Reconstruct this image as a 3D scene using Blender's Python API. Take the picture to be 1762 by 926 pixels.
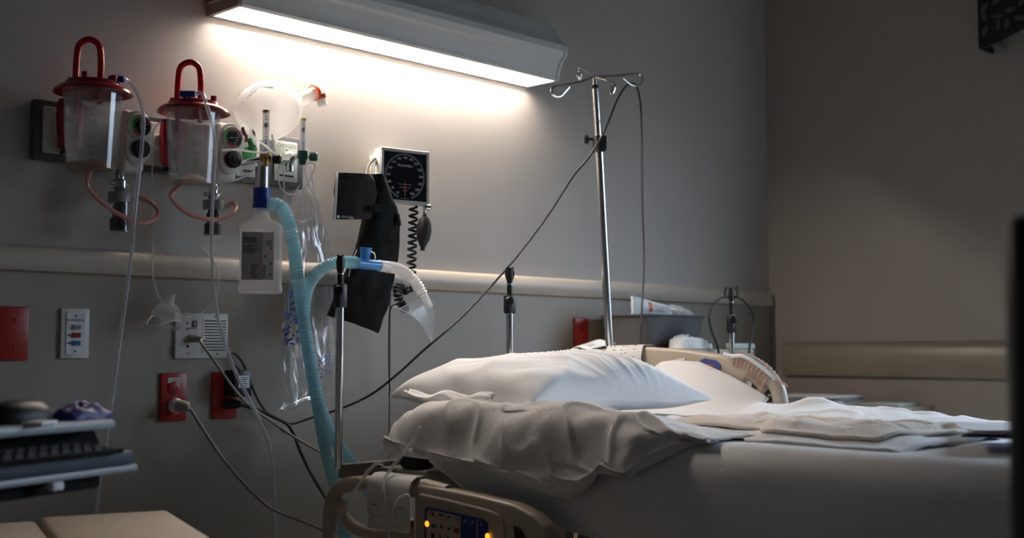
import bpy, bmesh, math, random
from mathutils import Vector, Matrix, noise
random.seed(7)
for o in list(bpy.data.objects): bpy.data.objects.remove(o)
scene = bpy.context.scene
C = scene.collection

# ------------------------------------------------------------------ camera
EYE = 1.0
F = 2100.0
HDG = math.radians(44.1)
PITCH = math.atan(140.0 / F)
CAM = Vector((-1.547, -2.650, EYE))
fh = Vector((math.cos(HDG), math.sin(HDG), 0))
RIGHT = Vector((math.sin(HDG), -math.cos(HDG), 0))
FWD = fh * math.cos(PITCH) + Vector((0, 0, math.sin(PITCH)))
UP = RIGHT.cross(FWD)
cd = bpy.data.cameras.new('camera'); cam = bpy.data.objects.new('camera', cd); C.objects.link(cam)
cd.sensor_fit = 'HORIZONTAL'; cd.sensor_width = 36.0; cd.lens = 36.0 * F / 1762.0
cd.clip_start = 0.05
cam.location = CAM
cam.rotation_euler = FWD.to_track_quat('-Z', 'Y').to_euler()
cd.dof.use_dof = True; cd.dof.focus_distance = 3.0; cd.dof.aperture_fstop = 3.2
scene.camera = cam

def ray(px, py):
    return (FWD + RIGHT * ((px - 881.0) / F) + UP * ((463.0 - py) / F))
def W(px, py, d=0.0):            # point on the plane d metres in front of the head wall
    r = ray(px, py); return CAM + r * ((-d - CAM.y) / r.y)
def PX(px, py, x):               # point on the plane x = const (parallel to the side wall)
    r = ray(px, py); return CAM + r * ((x - CAM.x) / r.x)
def PZ(px, py, z):               # point on a level plane
    r = ray(px, py); return CAM + r * ((z - CAM.z) / r.z)

# ------------------------------------------------------------------ light
scene.view_settings.view_transform = 'Standard'
scene.view_settings.look = 'None'
scene.view_settings.exposure = 0.0
scene.view_settings.gamma = 1.0
scene.view_settings.use_curve_mapping = False
wd = bpy.data.worlds.new('sky'); scene.world = wd; wd.use_nodes = True
bg = wd.node_tree.nodes['Background']
# overcast sky over dim ground
wt = wd.node_tree; wtc = wt.nodes.new('ShaderNodeTexCoord'); wsx = wt.nodes.new('ShaderNodeSeparateXYZ'); wrp_ = wt.nodes.new('ShaderNodeValToRGB'); wmr = wt.nodes.new('ShaderNodeMapRange')
wmr.inputs[1].default_value = -1; wmr.inputs[2].default_value = 1
wt.links.new(wtc.outputs['Generated'], wsx.inputs[0]); wt.links.new(wsx.outputs[2], wmr.inputs[0]); wt.links.new(wmr.outputs[0], wrp_.inputs[0]); wt.links.new(wrp_.outputs[0], bg.inputs[0])
e0, e1 = wrp_.color_ramp.elements
e0.position = .51; e0.color = (.08, .09, .10, 1); e1.position = .62; e1.color = (.54, .68, .86, 1)
e2 = wrp_.color_ramp.elements.new(1.0); e2.color = (1.0, 1.2, 1.42, 1)
bg.inputs[1].default_value = 15.0
LAMP_STRENGTH = 240.0
XR = W(1323, 500, 0).x            # the side wall
XL, YB, ZC = -3.2, -4.4, 2.75
WIN = (-2.95, -1.15, 0.85, 2.2)  # window in the side wall: y0, y1, z0, z1
pl = bpy.data.lights.new('window_daylight', 'AREA'); pl.shape = 'RECTANGLE'
pl.size = WIN[3] - WIN[2]; pl.size_y = WIN[1] - WIN[0]; pl.cycles.is_portal = True
po = bpy.data.objects.new('window_daylight', pl); C.objects.link(po)
po.location = (XR + 0.1, (WIN[0] + WIN[1]) / 2, (WIN[2] + WIN[3]) / 2)
po.rotation_euler = Vector((-1, 0, 0)).to_track_quat('-Z', 'Y').to_euler()

# ------------------------------------------------------------------ materials
MATS = {}
def mat(name, col, rough=0.5, metal=0.0, var=0.0, scale=20, bump=0.0, bscale=None, alpha=1.0, emit=None, es=0.0,
        trans=0.0, sheen=0.0, spec=0.5, stretch=None, sss=0.0):
    if name in MATS: return MATS[name]
    m = bpy.data.materials.new(name); m.use_nodes = True
    nt = m.node_tree; b = nt.nodes['Principled BSDF']
    b.inputs['Base Color'].default_value = (*col, 1)
    b.inputs['Roughness'].default_value = rough; b.inputs['Metallic'].default_value = metal
    b.inputs['Alpha'].default_value = alpha
    b.inputs['Transmission Weight'].default_value = trans
    b.inputs['Sheen Weight'].default_value = sheen
    b.inputs['Specular IOR Level'].default_value = spec
    if sss:
        b.inputs['Subsurface Weight'].default_value = sss; b.inputs['Subsurface Radius'].default_value = (.02, .02, .02)
    if emit:
        b.inputs['Emission Color'].default_value = (*emit, 1); b.inputs['Emission Strength'].default_value = es
    tc = nt.nodes.new('ShaderNodeTexCoord'); mp = nt.nodes.new('ShaderNodeMapping')
    nt.links.new(tc.outputs['Object'], mp.inputs[0])
    if stretch: mp.inputs['Scale'].default_value = stretch
    if var:
        n = nt.nodes.new('ShaderNodeTexNoise'); n.inputs['Scale'].default_value = scale; n.inputs['Detail'].default_value = 4
        nt.links.new(mp.outputs[0], n.inputs[0])
        r = nt.nodes.new('ShaderNodeValToRGB')
        r.color_ramp.elements[0].position = .3; r.color_ramp.elements[1].position = .7
        r.color_ramp.elements[0].color = (*[c * (1 - var) for c in col], 1)
        r.color_ramp.elements[1].color = (*[min(1, c * (1 + var)) for c in col], 1)
        nt.links.new(n.outputs[0], r.inputs[0]); nt.links.new(r.outputs[0], b.inputs['Base Color'])
    if bump:
        n2 = nt.nodes.new('ShaderNodeTexNoise'); n2.inputs['Scale'].default_value = bscale or scale; n2.inputs['Detail'].default_value = 5
        nt.links.new(mp.outputs[0], n2.inputs[0])
        bp = nt.nodes.new('ShaderNodeBump'); bp.inputs['Strength'].default_value = bump; bp.inputs['Distance'].default_value = .004
        nt.links.new(n2.outputs[0], bp.inputs['Height']); nt.links.new(bp.outputs[0], b.inputs['Normal'])
    MATS[name] = m; return m
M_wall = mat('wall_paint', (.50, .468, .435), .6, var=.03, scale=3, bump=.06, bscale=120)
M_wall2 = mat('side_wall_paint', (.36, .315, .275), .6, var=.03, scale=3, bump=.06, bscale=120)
M_wains = mat('wainscot_laminate', (.36, .325, .28), .45, var=.03, scale=6, stretch=(14, 1, .6))
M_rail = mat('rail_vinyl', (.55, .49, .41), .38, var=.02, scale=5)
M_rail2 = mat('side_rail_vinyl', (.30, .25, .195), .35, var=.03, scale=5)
M_floor = mat('floor_vinyl', (.36, .33, .29), .4, var=.1, scale=6)
M_wallb = mat('back_wall_paint', (.30, .28, .26), .6, var=.03, scale=3)
M_ceil = mat('ceiling_tile', (.30, .295, .285), .8, var=.03, scale=40)
M_fix = mat('lamp_enamel', (.66, .70, .72), .38)
M_fixend = mat('lamp_end_shaded', (.34, .30, .27), .5)  # lamp enamel darkened and browned, painting shade onto its unlit left end
M_glow = mat('lamp_diffuser', (1, 1, 1), .5, emit=(1.0, .88, .785), es=LAMP_STRENGTH)
M_white = mat('white_plastic', (.74, .74, .71), .35, var=.02, scale=30)
M_cream = mat('cream_plastic', (.66, .62, .52), .4, var=.02, scale=30)
M_dgrey = mat('console_grey', (.10, .10, .105), .45, var=.08, scale=20)
M_red = mat('red_plastic', (.30, .005, .014), .22, var=.06, scale=20)
M_redh = mat('red_hose', (.55, .010, .018), .25)
M_redpl = mat('red_outlet', (.40, .02, .015), .35, var=.05, scale=20)
M_black = mat('black_plastic', (.012, .012, .014), .4)
M_rubber = mat('black_rubber', (.014, .014, .015), .55)
M_fab = mat('black_nylon', (.0055, .005, .005), .8, spec=.25, var=.25, scale=200, bump=.3, bscale=300)
M_fab2 = mat('black_nylon_worn', (.017, .014, .012), .75, spec=.3, var=.3, scale=60, bump=.4, bscale=150)
M_chrome = mat('chrome', (.75, .75, .75), .16, 1.0)
M_steel = mat('brushed_steel', (.55, .55, .54), .3, 1.0, var=.05, scale=60)
M_brass = mat('brass', (.5, .33, .12), .3, 1.0)
M_clear = mat('clear_plastic', (.80, .84, .88), .10, alpha=.13, spec=.8)
M_clear2 = mat('clear_tube', (.78, .80, .86), .18, alpha=.42, spec=.8)
def film_mat(name, k, rough=.18, tint=(.95, .96, .97), white=0.0):
    m = bpy.data.materials.new(name); m.use_nodes = True; nt = m.node_tree; nt.nodes.clear()
    o = nt.nodes.new('ShaderNodeOutputMaterial'); mx = nt.nodes.new('ShaderNodeMixShader'); t = nt.nodes.new('ShaderNodeBsdfTransparent'); g = nt.nodes.new('ShaderNodeBsdfGlossy')
    t.inputs[0].default_value = (*tint, 1); g.inputs[0].default_value = (.95, .97, 1, 1); g.inputs[1].default_value = rough
    mx.inputs[0].default_value = k; src = t.outputs[0]
    if white:
        d = nt.nodes.new('ShaderNodeBsdfTranslucent'); d.inputs[0].default_value = (.85, .87, .9, 1); m2 = nt.nodes.new('ShaderNodeMixShader'); m2.inputs[0].default_value = white
        nt.links.new(src, m2.inputs[1]); nt.links.new(d.outputs[0], m2.inputs[2]); src = m2.outputs[0]
    nt.links.new(src, mx.inputs[1]); nt.links.new(g.outputs[0], mx.inputs[2]); nt.links.new(mx.outputs[0], o.inputs[0]); MATS[name] = m; return m
def milky_mat(name, col, alpha, gloss=.06, rough=.25):     # light passes through and scatters
    m = bpy.data.materials.new(name); m.use_nodes = True; nt = m.node_tree; nt.nodes.clear(); N = nt.nodes.new
    o = N('ShaderNodeOutputMaterial'); d = N('ShaderNodeBsdfDiffuse'); t = N('ShaderNodeBsdfTranslucent'); tr = N('ShaderNodeBsdfTransparent'); g = N('ShaderNodeBsdfGlossy'); a = N('ShaderNodeMixShader'); b = N('ShaderNodeMixShader'); c = N('ShaderNodeMixShader')
    d.inputs[0].default_value = (*col, 1); t.inputs[0].default_value = (*col, 1); g.inputs[1].default_value = rough
    a.inputs[0].default_value = .5; b.inputs[0].default_value = alpha; c.inputs[0].default_value = gloss
    L = nt.links.new; L(d.outputs[0], a.inputs[1]); L(t.outputs[0], a.inputs[2]); L(tr.outputs[0], b.inputs[1]); L(a.outputs[0], b.inputs[2]); L(b.outputs[0], c.inputs[1]); L(g.outputs[0], c.inputs[2]); L(c.outputs[0], o.inputs[0])
    MATS[name] = m; return m
M_film = film_mat('clear_film', .13)
M_can = film_mat('canister_clear', .07, .07, (.95, .96, .97), .10)
M_haze = milky_mat('frosted_plastic', (.84, .84, .83), .72)
M_bagw = milky_mat('resuscitator_silicone', (.93, .91, .88), .72)
M_bottle = milky_mat('bottle_poly', (.80, .81, .83), .58)
M_pink = mat('pink_tube', (.72, .33, .29), .25, alpha=.75)
M_blue = mat('blue_plastic', (.015, .05, .36), .35)
M_sky = mat('sky_blue_plastic', (.05, .30, .72), .25, alpha=.85)
M_tube = milky_mat('pale_blue_tube', (.50, .75, .82), .90)
M_tubew = milky_mat('white_tube', (.88, .88, .88), .80)
M_green = mat('green_plastic', (.01, .42, .06), .35)
M_dgreen = mat('dark_green_plastic', (.004, .07, .05), .3)
M_orange = mat('orange_plastic', (.75, .10, .02), .35)
M_label = mat('label_paper', (.82, .83, .83), .6)
M_labelg = mat('label_grey', (.50, .475, .46), .6)
M_ink = mat('ink', (.02, .02, .025), .6)
M_inkb = mat('ink_blue', (.05, .09, .42), .6)
M_inkg = mat('ink_green', (.03, .16, .08), .6)
M_inkw = mat('ink_white', (.55, .55, .56), .6)
M_dial = mat('dial_black', (.008, .009, .014), .12)
M_grey = mat('grey_plastic', (.33, .33, .33), .4)
M_cord = mat('grey_cord', (.30, .285, .26), .5)
M_linen = mat('white_linen', (.86, .86, .86), .85, bump=.35, bscale=260, var=.02, scale=8, sheen=.2)
M_pillow = mat('pillow_linen', (.90, .90, .90), .85, bump=.15, bscale=300, sheen=.2)
M_crepe = mat('crepe_blanket', (.86, .84, .82), .9, bump=.9, bscale=90, stretch=(1, 5, 1), sheen=.2)
M_pad = mat('pad_quilt', (.84, .76, .67), .9, bump=.7, bscale=220, sheen=.1)
M_bed = mat('bed_plastic', (.50, .42, .33), .42, var=.03, scale=12)
M_frame = mat('bed_frame_metal', (.24, .205, .17), .5)
M_bluepad = mat('control_blue', (.02, .04, .22), .35)
M_led = mat('amber_led', (.9, .4, .02), .4, emit=(1, .42, .03), es=1.6)
M_gauze = mat('tan_wrap', (.52, .36, .28), .9, bump=.8, bscale=90, stretch=(1, 6, 1))
M_basin = mat('basin_grey', (.12, .125, .135), .4, var=.05, scale=10)
M_table = mat('table_laminate', (.45, .38, .28), .45, var=.06, scale=12)
M_pale = mat('pale_green_grey', (.50, .55, .52), .5)
M_towel = mat('towel', (.78, .79, .80), .95, bump=1.0, bscale=140, var=.05, scale=60)
M_glove = mat('blue_glove', (.008, .010, .17), .5)
M_beige = mat('beige_plastic', (.52, .42, .32), .5, var=.03, scale=10)
M_alu = mat('tray_grey', (.36, .38, .40), .4, var=.03, scale=10)
M_valance = mat('valance_fabric', (.010, .010, .011), .8, var=.2, scale=80, bump=.3)
M_leaf = mat('leaf_print', (.07, .07, .052), .8, var=.2, scale=60)
M_matte = mat('matte_black', (.008, .008, .009), .85, spec=.15)
M_slate = mat('slate_blue', (.05, .065, .085), .6, spec=.3)
M_glass = mat('window_glass', (.9, .95, 1), .05, alpha=.06)
M_amberliq = mat('amber_fluid', (.35, .14, .02), .3, alpha=.85)
M_paleliq = mat('pale_residue', (.55, .42, .32), .4, alpha=.8)
M_purple = mat('purple_folder', (.06, .05, .22), .5)
M_gg = mat('gauge_green', (.10, .42, .08), .5)
M_gy = mat('gauge_tan', (.42, .30, .14), .5)
M_gr = mat('gauge_red', (.36, .03, .05), .5)

# ------------------------------------------------------------------ mesh helpers
LOC = {}
def catmull(pts, n):
    pts = [Vector(p) for p in pts]
    if len(pts) < 3: return [pts[0].lerp(pts[-1], i / n) for i in range(n + 1)]
    P = [pts[0] * 2 - pts[1]] + pts + [pts[-1] * 2 - pts[-2]]
    L = [0.0]
    for i in range(len(pts) - 1): L.append(L[-1] + (pts[i + 1] - pts[i]).length)
    out = []
    for k in range(n + 1):
        s = L[-1] * k / n; i = 0
        while i < len(pts) - 2 and s > L[i + 1]: i += 1
        t = (s - L[i]) / max(1e-9, L[i + 1] - L[i])
        a, b, c, d = P[i], P[i + 1], P[i + 2], P[i + 3]
        out.append(.5 * ((2 * b) + (c - a) * t + (2 * a - 5 * b + 4 * c - d) * t * t + (3 * b - a - 3 * c + d) * t ** 3))
    return out
class MB:
    def __init__(s): s.v = []; s.f = []
    def add(s, v, f):
        o = len(s.v); s.v += [Vector(p) for p in v]; s.f += [tuple(i + o for i in q) for q in f]; return s
    def bm(s, b, M=None):
        b.verts.index_update()
        s.add([(M @ v.co if M else v.co.copy()) for v in b.verts], [[v.index for v in f.verts] for f in b.faces]); b.free(); return s
    def box(s, c, size, rz=0, bev=0, seg=2, rot=None):
        b = bmesh.new(); bmesh.ops.create_cube(b, size=1)
        for v in b.verts: v.co = Vector((v.co.x * size[0], v.co.y * size[1], v.co.z * size[2]))
        if bev: bmesh.ops.bevel(b, geom=b.edges[:], offset=bev, segments=seg, profile=.5, affect='EDGES')
        R = rot if rot else Matrix.Rotation(rz, 4, 'Z')
        return s.bm(b, Matrix.Translation(Vector(c)) @ R)
    def tube(s, pts, r, n=10, res=None, cap=True):
        if res: P = catmull(pts, res)
        else: P = [Vector(p) for p in pts]
        m = len(P); rr = r if callable(r) else (lambda t: r)
        T = [(P[min(i + 1, m - 1)] - P[max(i - 1, 0)]).normalized() for i in range(m)]
        a = Vector((0, 0, 1)) if abs(T[0].z) < .9 else Vector((1, 0, 0))
        N = (a - T[0] * a.dot(T[0])).normalized(); V = []
        for i in range(m):
            N = (N - T[i] * N.dot(T[i])).normalized(); B = T[i].cross(N); ra = rr(i / max(1, m - 1))
            for k in range(n):
                q = 2 * math.pi * k / n; V.append(P[i] + (N * math.cos(q) + B * math.sin(q)) * ra)
        Fc = [(i * n + k, i * n + (k + 1) % n, (i + 1) * n + (k + 1) % n, (i + 1) * n + k) for i in range(m - 1) for k in range(n)]
        if cap: Fc += [tuple(reversed(range(n))), tuple((m - 1) * n + k for k in range(n))]
        return s.add(V, Fc)
    def lathe(s, prof, c, axis=(0, 0, 1), n=28, cap=True):
        ax = Vector(axis).normalized(); a = Vector((0, 0, 1)) if abs(ax.z) < .9 else Vector((1, 0, 0))
        U = (a - ax * a.dot(ax)).normalized(); B = ax.cross(U); c = Vector(c); V = []
        for r, z in prof:
            for k in range(n):
                q = 2 * math.pi * k / n; V.append(c + ax * z + (U * math.cos(q) + B * math.sin(q)) * max(r, 1e-5))
        m = len(prof)
        Fc = [(i * n + k, i * n + (k + 1) % n, (i + 1) * n + (k + 1) % n, (i + 1) * n + k) for i in range(m - 1) for k in range(n)]
        if cap: Fc += [tuple(reversed(range(n))), tuple((m - 1) * n + k for k in range(n))]
        return s.add(V, Fc)
    def cyl(s, a, b, r, n=20, r2=None):
        a, b = Vector(a), Vector(b); return s.lathe([(r, 0), (r if r2 is None else r2, (b - a).length)], a, b - a, n)
    def prism(s, poly, ext, bev=0):
        b = bmesh.new(); vs = [b.verts.new(Vector(p)) for p in poly]; f = b.faces.new(vs)
        g = bmesh.ops.extrude_face_region(b, geom=[f])
        for v in [e for e in g['geom'] if isinstance(e, bmesh.types.BMVert)]: v.co += Vector(ext)
        bmesh.ops.recalc_face_normals(b, faces=b.faces[:])
        if bev: bmesh.ops.bevel(b, geom=b.edges[:], offset=bev, segments=3, profile=.5, affect='EDGES')
        return s.bm(b)
    def grid(s, fn, nu, nv, thick=None):
        V = [Vector(fn(i / nu, j / nv)) for j in range(nv + 1) for i in range(nu + 1)]
        w = nu + 1
        Fc = [(j * w + i, j * w + i + 1, (j + 1) * w + i + 1, (j + 1) * w + i) for j in range(nv) for i in range(nu)]
        if thick is None: return s.add(V, Fc)
        t = Vector(thick); k = len(V); V2 = V + [p + t for p in V]
        F2 = Fc + [tuple(k + q for q in reversed(f)) for f in Fc]
        edge = [(i, i + 1) for i in range(nu)] + [(nv * w + i + 1, nv * w + i) for i in range(nu)] + \
               [((j + 1) * w, j * w) for j in range(nv)] + [(j * w + nu, (j + 1) * w + nu) for j in range(nv)]
        F2 += [(b_, a_, k + a_, k + b_) for a_, b_ in edge]
        return s.add(V2, F2)
    def loft(s, secs, c, rz=0, n=32, cap=True):     # secs: (z, half x, half y, exponent)
        R = Matrix.Rotation(rz, 3, 'Z'); c = Vector(c); V = []
        for z, hx, hy, e in secs:
            for k in range(n):
                q = 2 * math.pi * k / n; cs, sn = math.cos(q), math.sin(q)
                V.append(c + R @ Vector((hx * math.copysign(abs(cs) ** (2 / e), cs), hy * math.copysign(abs(sn) ** (2 / e), sn), z)))
        m = len(secs)
        Fc = [(i * n + k, i * n + (k + 1) % n, (i + 1) * n + (k + 1) % n, (i + 1) * n + k) for i in range(m - 1) for k in range(n)]
        if cap: Fc += [tuple(reversed(range(n))), tuple((m - 1) * n + k for k in range(n))]
        return s.add(V, Fc)
    def text(s, body, c, size, xd=(1, 0, 0), yd=(0, 0, 1), align='CENTER'):
        cu = bpy.data.curves.new('t', 'FONT'); cu.body = body; cu.size = size; cu.align_x = align; cu.align_y = 'CENTER'
        cu.resolution_u = 2
        o = bpy.data.objects.new('t', cu); C.objects.link(o)
        dg = bpy.context.evaluated_depsgraph_get(); me = bpy.data.meshes.new_from_object(o.evaluated_get(dg))
        X, Y, c = Vector(xd), Vector(yd), Vector(c)
        s.add([c + X * v.co.x + Y * v.co.y for v in me.vertices], [tuple(p.vertices) for p in me.polygons])
        bpy.data.objects.remove(o); bpy.data.curves.remove(cu); bpy.data.meshes.remove(me); return s
    def build(s, name, m, parent=None, smooth=True, angle=40, label=None, subsurf=0):
        L = LOC.get(parent.name, Vector()) if parent else Vector()
        me = bpy.data.meshes.new(name); me.from_pydata([tuple(p - L) for p in s.v], [], s.f); me.update()
        b = bmesh.new(); b.from_mesh(me); bmesh.ops.recalc_face_normals(b, faces=b.faces[:]); b.to_mesh(me); b.free()
        me.materials.append(m)
        if smooth:
            for p in me.polygons: p.use_smooth = True
            me.set_sharp_from_angle(angle=math.radians(angle))
        o = bpy.data.objects.new(name, me); C.objects.link(o); o.parent = parent
        LOC[o.name] = L
        if label: o['label'] = label
        if subsurf:
            sm = o.modifiers.new('s', 'SUBSURF'); sm.levels = subsurf; sm.render_levels = subsurf
        return o
def thing(name, label, cat, loc, group=None):
    o = bpy.data.objects.new(name, None); o.empty_display_size = .02; C.objects.link(o); o.location = loc; LOC[o.name] = Vector(loc)
    return tag(o, label, cat, group)
def tag(o, label, cat, group=None):
    o['label'] = label; o['category'] = cat
    if group: o['group'] = group
    return o
def struct(o): o['kind'] = 'structure'; return o
X1, Z1 = Vector((1, 0, 0)), Vector((0, 0, 1)); NW = Vector((0, -1, 0))   # head wall frame; NW points into the room
def nz(p, sc, seed=0): return noise.noise(Vector(p) * sc + Vector((seed * 7.3, seed * 3.1, seed * 1.7)))
def sstep(a, b, x):
    t = max(0, min(1, (x - a) / (b - a))); return t * t * (3 - 2 * t)
def lerp_tab(tab, x):
    if x <= tab[0][0]: return tab[0][1]
    for (a, b), (c, d) in zip(tab, tab[1:]):
        if x <= c: return b + (d - b) * (x - a) / (c - a)
    return tab[-1][1]

# ------------------------------------------------------------------ room shell
ZR = W(740, 482, 0).z               # middle of the head wall bumper rail
struct(MB().box(((XL + XR) / 2, YB / 2, -.05), (XR - XL + .4, -YB + .4, .1)).build('floor', M_floor))
struct(MB().box(((XL + XR) / 2, YB / 2, ZC + .05), (XR - XL + .4, -YB + .4, .1)).build('ceiling', M_ceil))
wh = struct(MB().box(((XL + XR) / 2, .1, ZC / 2), (XR - XL + .4, .2, ZC)).build('wall_head', M_wall))
struct(MB().box((XL - .1, YB / 2, ZC / 2), (.2, -YB, ZC)).build('wall_left', M_wall))
struct(MB().box(((XL + XR) / 2, YB - .1, ZC / 2), (XR - XL + .4, .2, ZC)).build('wall_back', M_wallb))
y0, y1, z0, z1 = WIN
b = MB()
b.box((XR + .1, y1 / 2, ZC / 2), (.2, -y1, ZC)); b.box((XR + .1, (YB + y0) / 2, ZC / 2), (.2, y0 - YB, ZC))
b.box((XR + .1, (y0 + y1) / 2, z0 / 2), (.2, y1 - y0, z0)); b.box((XR + .1, (y0 + y1) / 2, (z1 + ZC) / 2), (.2, y1 - y0, ZC - z1))
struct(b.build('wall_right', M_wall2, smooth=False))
wn = struct(MB().box((XR + .1, (y0 + y1) / 2, z0 + .02), (.1, y1 - y0, .04)).box((XR + .1, (y0 + y1) / 2, z1 - .02), (.1, y1 - y0, .04))
    .box((XR + .1, y0 + .02, (z0 + z1) / 2), (.1, .04, z1 - z0 - .08)).box((XR + .1, y1 - .02, (z0 + z1) / 2), (.1, .04, z1 - z0 - .08))
    .box((XR + .1, (y0 + y1) / 2, (z0 + z1) / 2), (.06, .05, z1 - z0 - .08)).build('window_1', M_white))
for k in (0, 1):
    ya = y0 + .04 + k * ((y1 - y0) / 2 - .015); yb = ya + (y1 - y0) / 2 - .065
    MB().box((XR + .1, (ya + yb) / 2, (z0 + z1) / 2), (.006, yb - ya, z1 - z0 - .08)).build('pane', M_glass, wn)
# wainscot panels below the rail, with open joints
xj = W(668, 640, 0).x; xs = [xj - 2.44, xj - 1.22, xj, xj + 1.22, XR - .002]
xs = [XL] + xs
for a, c in zip(xs, xs[1:]):
    MB().box(((a + c) / 2, -.003, (ZR - .02) / 2), (c - a - .004, .006, ZR - .02), bev=.0012, seg=1).build('panel', M_wains, wh)
# bumper rails
def rail_prof(h, d): return [(0, -h / 2), (d * .75, -h / 2), (d, -h * .30), (d, h * .05), (d * .85, h * .30), (d * .5, h * .46), (0, h * .5)]
hr = .058
b = MB().prism([Vector((XL, -q[0], ZR + q[1])) for q in rail_prof(hr, .028)], (XR - .025 - XL, 0, 0))
b.lathe([(.028, -hr * .5), (.030, -hr * .3), (.028, hr * .3), (.012, hr * .5)], (XR - .028, -.001, ZR), n=20)
struct(b.build('trim_1', M_rail, angle=50))
zt, zb = PX(1345, 588, XR).z, PX(1345, 645, XR).z
h2 = zt - zb
b = MB().prism([Vector((XR - q[0], -.07, (zt + zb) / 2 + q[1])) for q in rail_prof(h2, .03)], (0, YB + .2, 0), bev=0)
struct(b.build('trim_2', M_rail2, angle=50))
for nm, c, sz in (('baseboard_head', ((XL + XR) / 2, -.012, .05), (XR - XL, .012, .1)), ('baseboard_right', (XR - .006, YB / 2 - .01, .05), (.012, -YB - .03, .1))):
    struct(MB().box(c, sz).build(nm, M_dgrey))

# ------------------------------------------------------------------ over-bed wall lamp
LH = .80
a_ = W(372, 29, 0); e_ = W(908, 150, 0); zl = (a_.z + e_.z) / 2
xl0 = W(357, 33, 0).x; xl1 = e_.x
lamp = thing('overbed_wall_light', 'long white moulded over-bed wall lamp, its underside glowing', 'lamp', (xl0, 0, zl))
prof = [(.128, 0), (.134, .006), (.134, .016), (.140, .045), (.150, .070), (.152, .074), (.162, .082), (.170, .105), (.168, .128), (.155, .150), (.138, .165),
        (.132, .178), (.122, .20), (.10, .235), (.06, .255), (.0, .262)]
b = MB()
prof = [(p[0], p[1] * LH) for p in prof]
outer = prof; inner = [(max(0, p[0] - .008), p[1] + (0 if i < 2 else -.003)) for i, p in enumerate(prof)]
b.prism([Vector((xl0 + .012, -p[0], zl + p[1])) for p in outer] + [Vector((xl0 + .012, -p[0], zl + p[1])) for p in reversed(inner[:-1])], (xl1 - xl0 - .024, 0, 0))
b.build('front_cover', M_fix, lamp, angle=28)
for xx, mm in ((xl0, M_fixend), (xl1 - .012, M_fix)):
    ec = MB().prism([Vector((xx, -p[0] - .003, zl + p[1] - .002)) for p in outer] + [Vector((xx, 0, zl - .002))], (.012, 0, 0)).build('end_cap', mm, lamp, angle=28)
    if mm is M_fixend:
        MB().box((xx - .002, -.066, zl + .028), (.005, .132, .003)).build('end_ridge', M_fix, ec)
MB().cyl((xl0 + .03, -.028, zl + .062), (xl1 - .03, -.028, zl + .062), .0125, 20).build('fluorescent_tube', M_glow, lamp)
for xx in (xl0 + .021, xl1 - .021): MB().box((xx, -.028, zl + .075), (.018, .03, .05), bev=.003).build('tube_socket', M_fix, lamp)
MB().prism([Vector((xl0 + .013, -q[0], zl + q[1])) for q in ((.002, .012), (.002, .13), (.09, .13), (.120, .075), (.124, .010), (.121, .010), (.117, .074), (.088, .126), (.005, .126), (.005, .012))], (xl1 - xl0 - .026, 0, 0)).build('reflector', mat('reflector_white', (.62, .60, .57), .6), lamp, angle=28)
MB().box(((xl0 + xl1) / 2, -.064, zl + .008), (xl1 - xl0 - .028, .112, .003)).build('lens', mat('prismatic_lens', (.95, .93, .90), .3, alpha=.15), lamp, smooth=False)
MB().box(((xl0 + xl1) / 2, -.004, zl + .006), (xl1 - xl0 - .026, .008, .016)).build('back_lip', M_fix, lamp, smooth=False)

# ------------------------------------------------------------------ medical gas console plate
g0, g1 = W(51, 220, 0), W(514, 290, 0)
zgb, zgt = W(51, 272, .02).z, W(51, 168, .02).z
con = thing('gas_console', 'long dark grey medical gas console strip on the wall', 'console', ((g0.x + g1.x) / 2, 0, zgb))
MB().box(((g0.x + g1.x) / 2, -.011, (zgb + zgt) / 2), (g1.x - g0.x, .022, zgt - zgb), bev=.004).build('backplate', M_dgrey, con)
zo = (zgb + zgt) / 2
for i, px in enumerate((97, 268, 425, 491)):
    c = W(px, 300, .024); op = MB().box((c.x, -.025, zo), (.070, .008, .105), bev=.003).build('outlet_plate', M_white, con)
    MB().lathe([(.019, 0), (.019, .010), (.015, .014), (.008, .014)], (c.x, -.028, zo + .005), (0, -1, 0)).build('outlet_socket', M_green if i >= 2 else M_white, op)
    if i == 3:
        t = MB().text('OXYGEN', (c.x, -.0294, zo + .040), .0145); t.build('lettering', M_inkg, op, smooth=False, label='green word OXYGEN')
        MB().lathe([(.003, 0), (.003, .001)], (c.x, -.029, zo + .028), (0, -1, 0), 10).build('mark', M_ink, op)
        MB().box((c.x, -.0294, zo - .038), (.045, .0008, .005)).build('mark', M_ink, op)
    elif i == 2:
        MB().box((c.x, -.0294, zo - .038), (.03, .0008, .006)).build('mark', M_ink, op)

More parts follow.
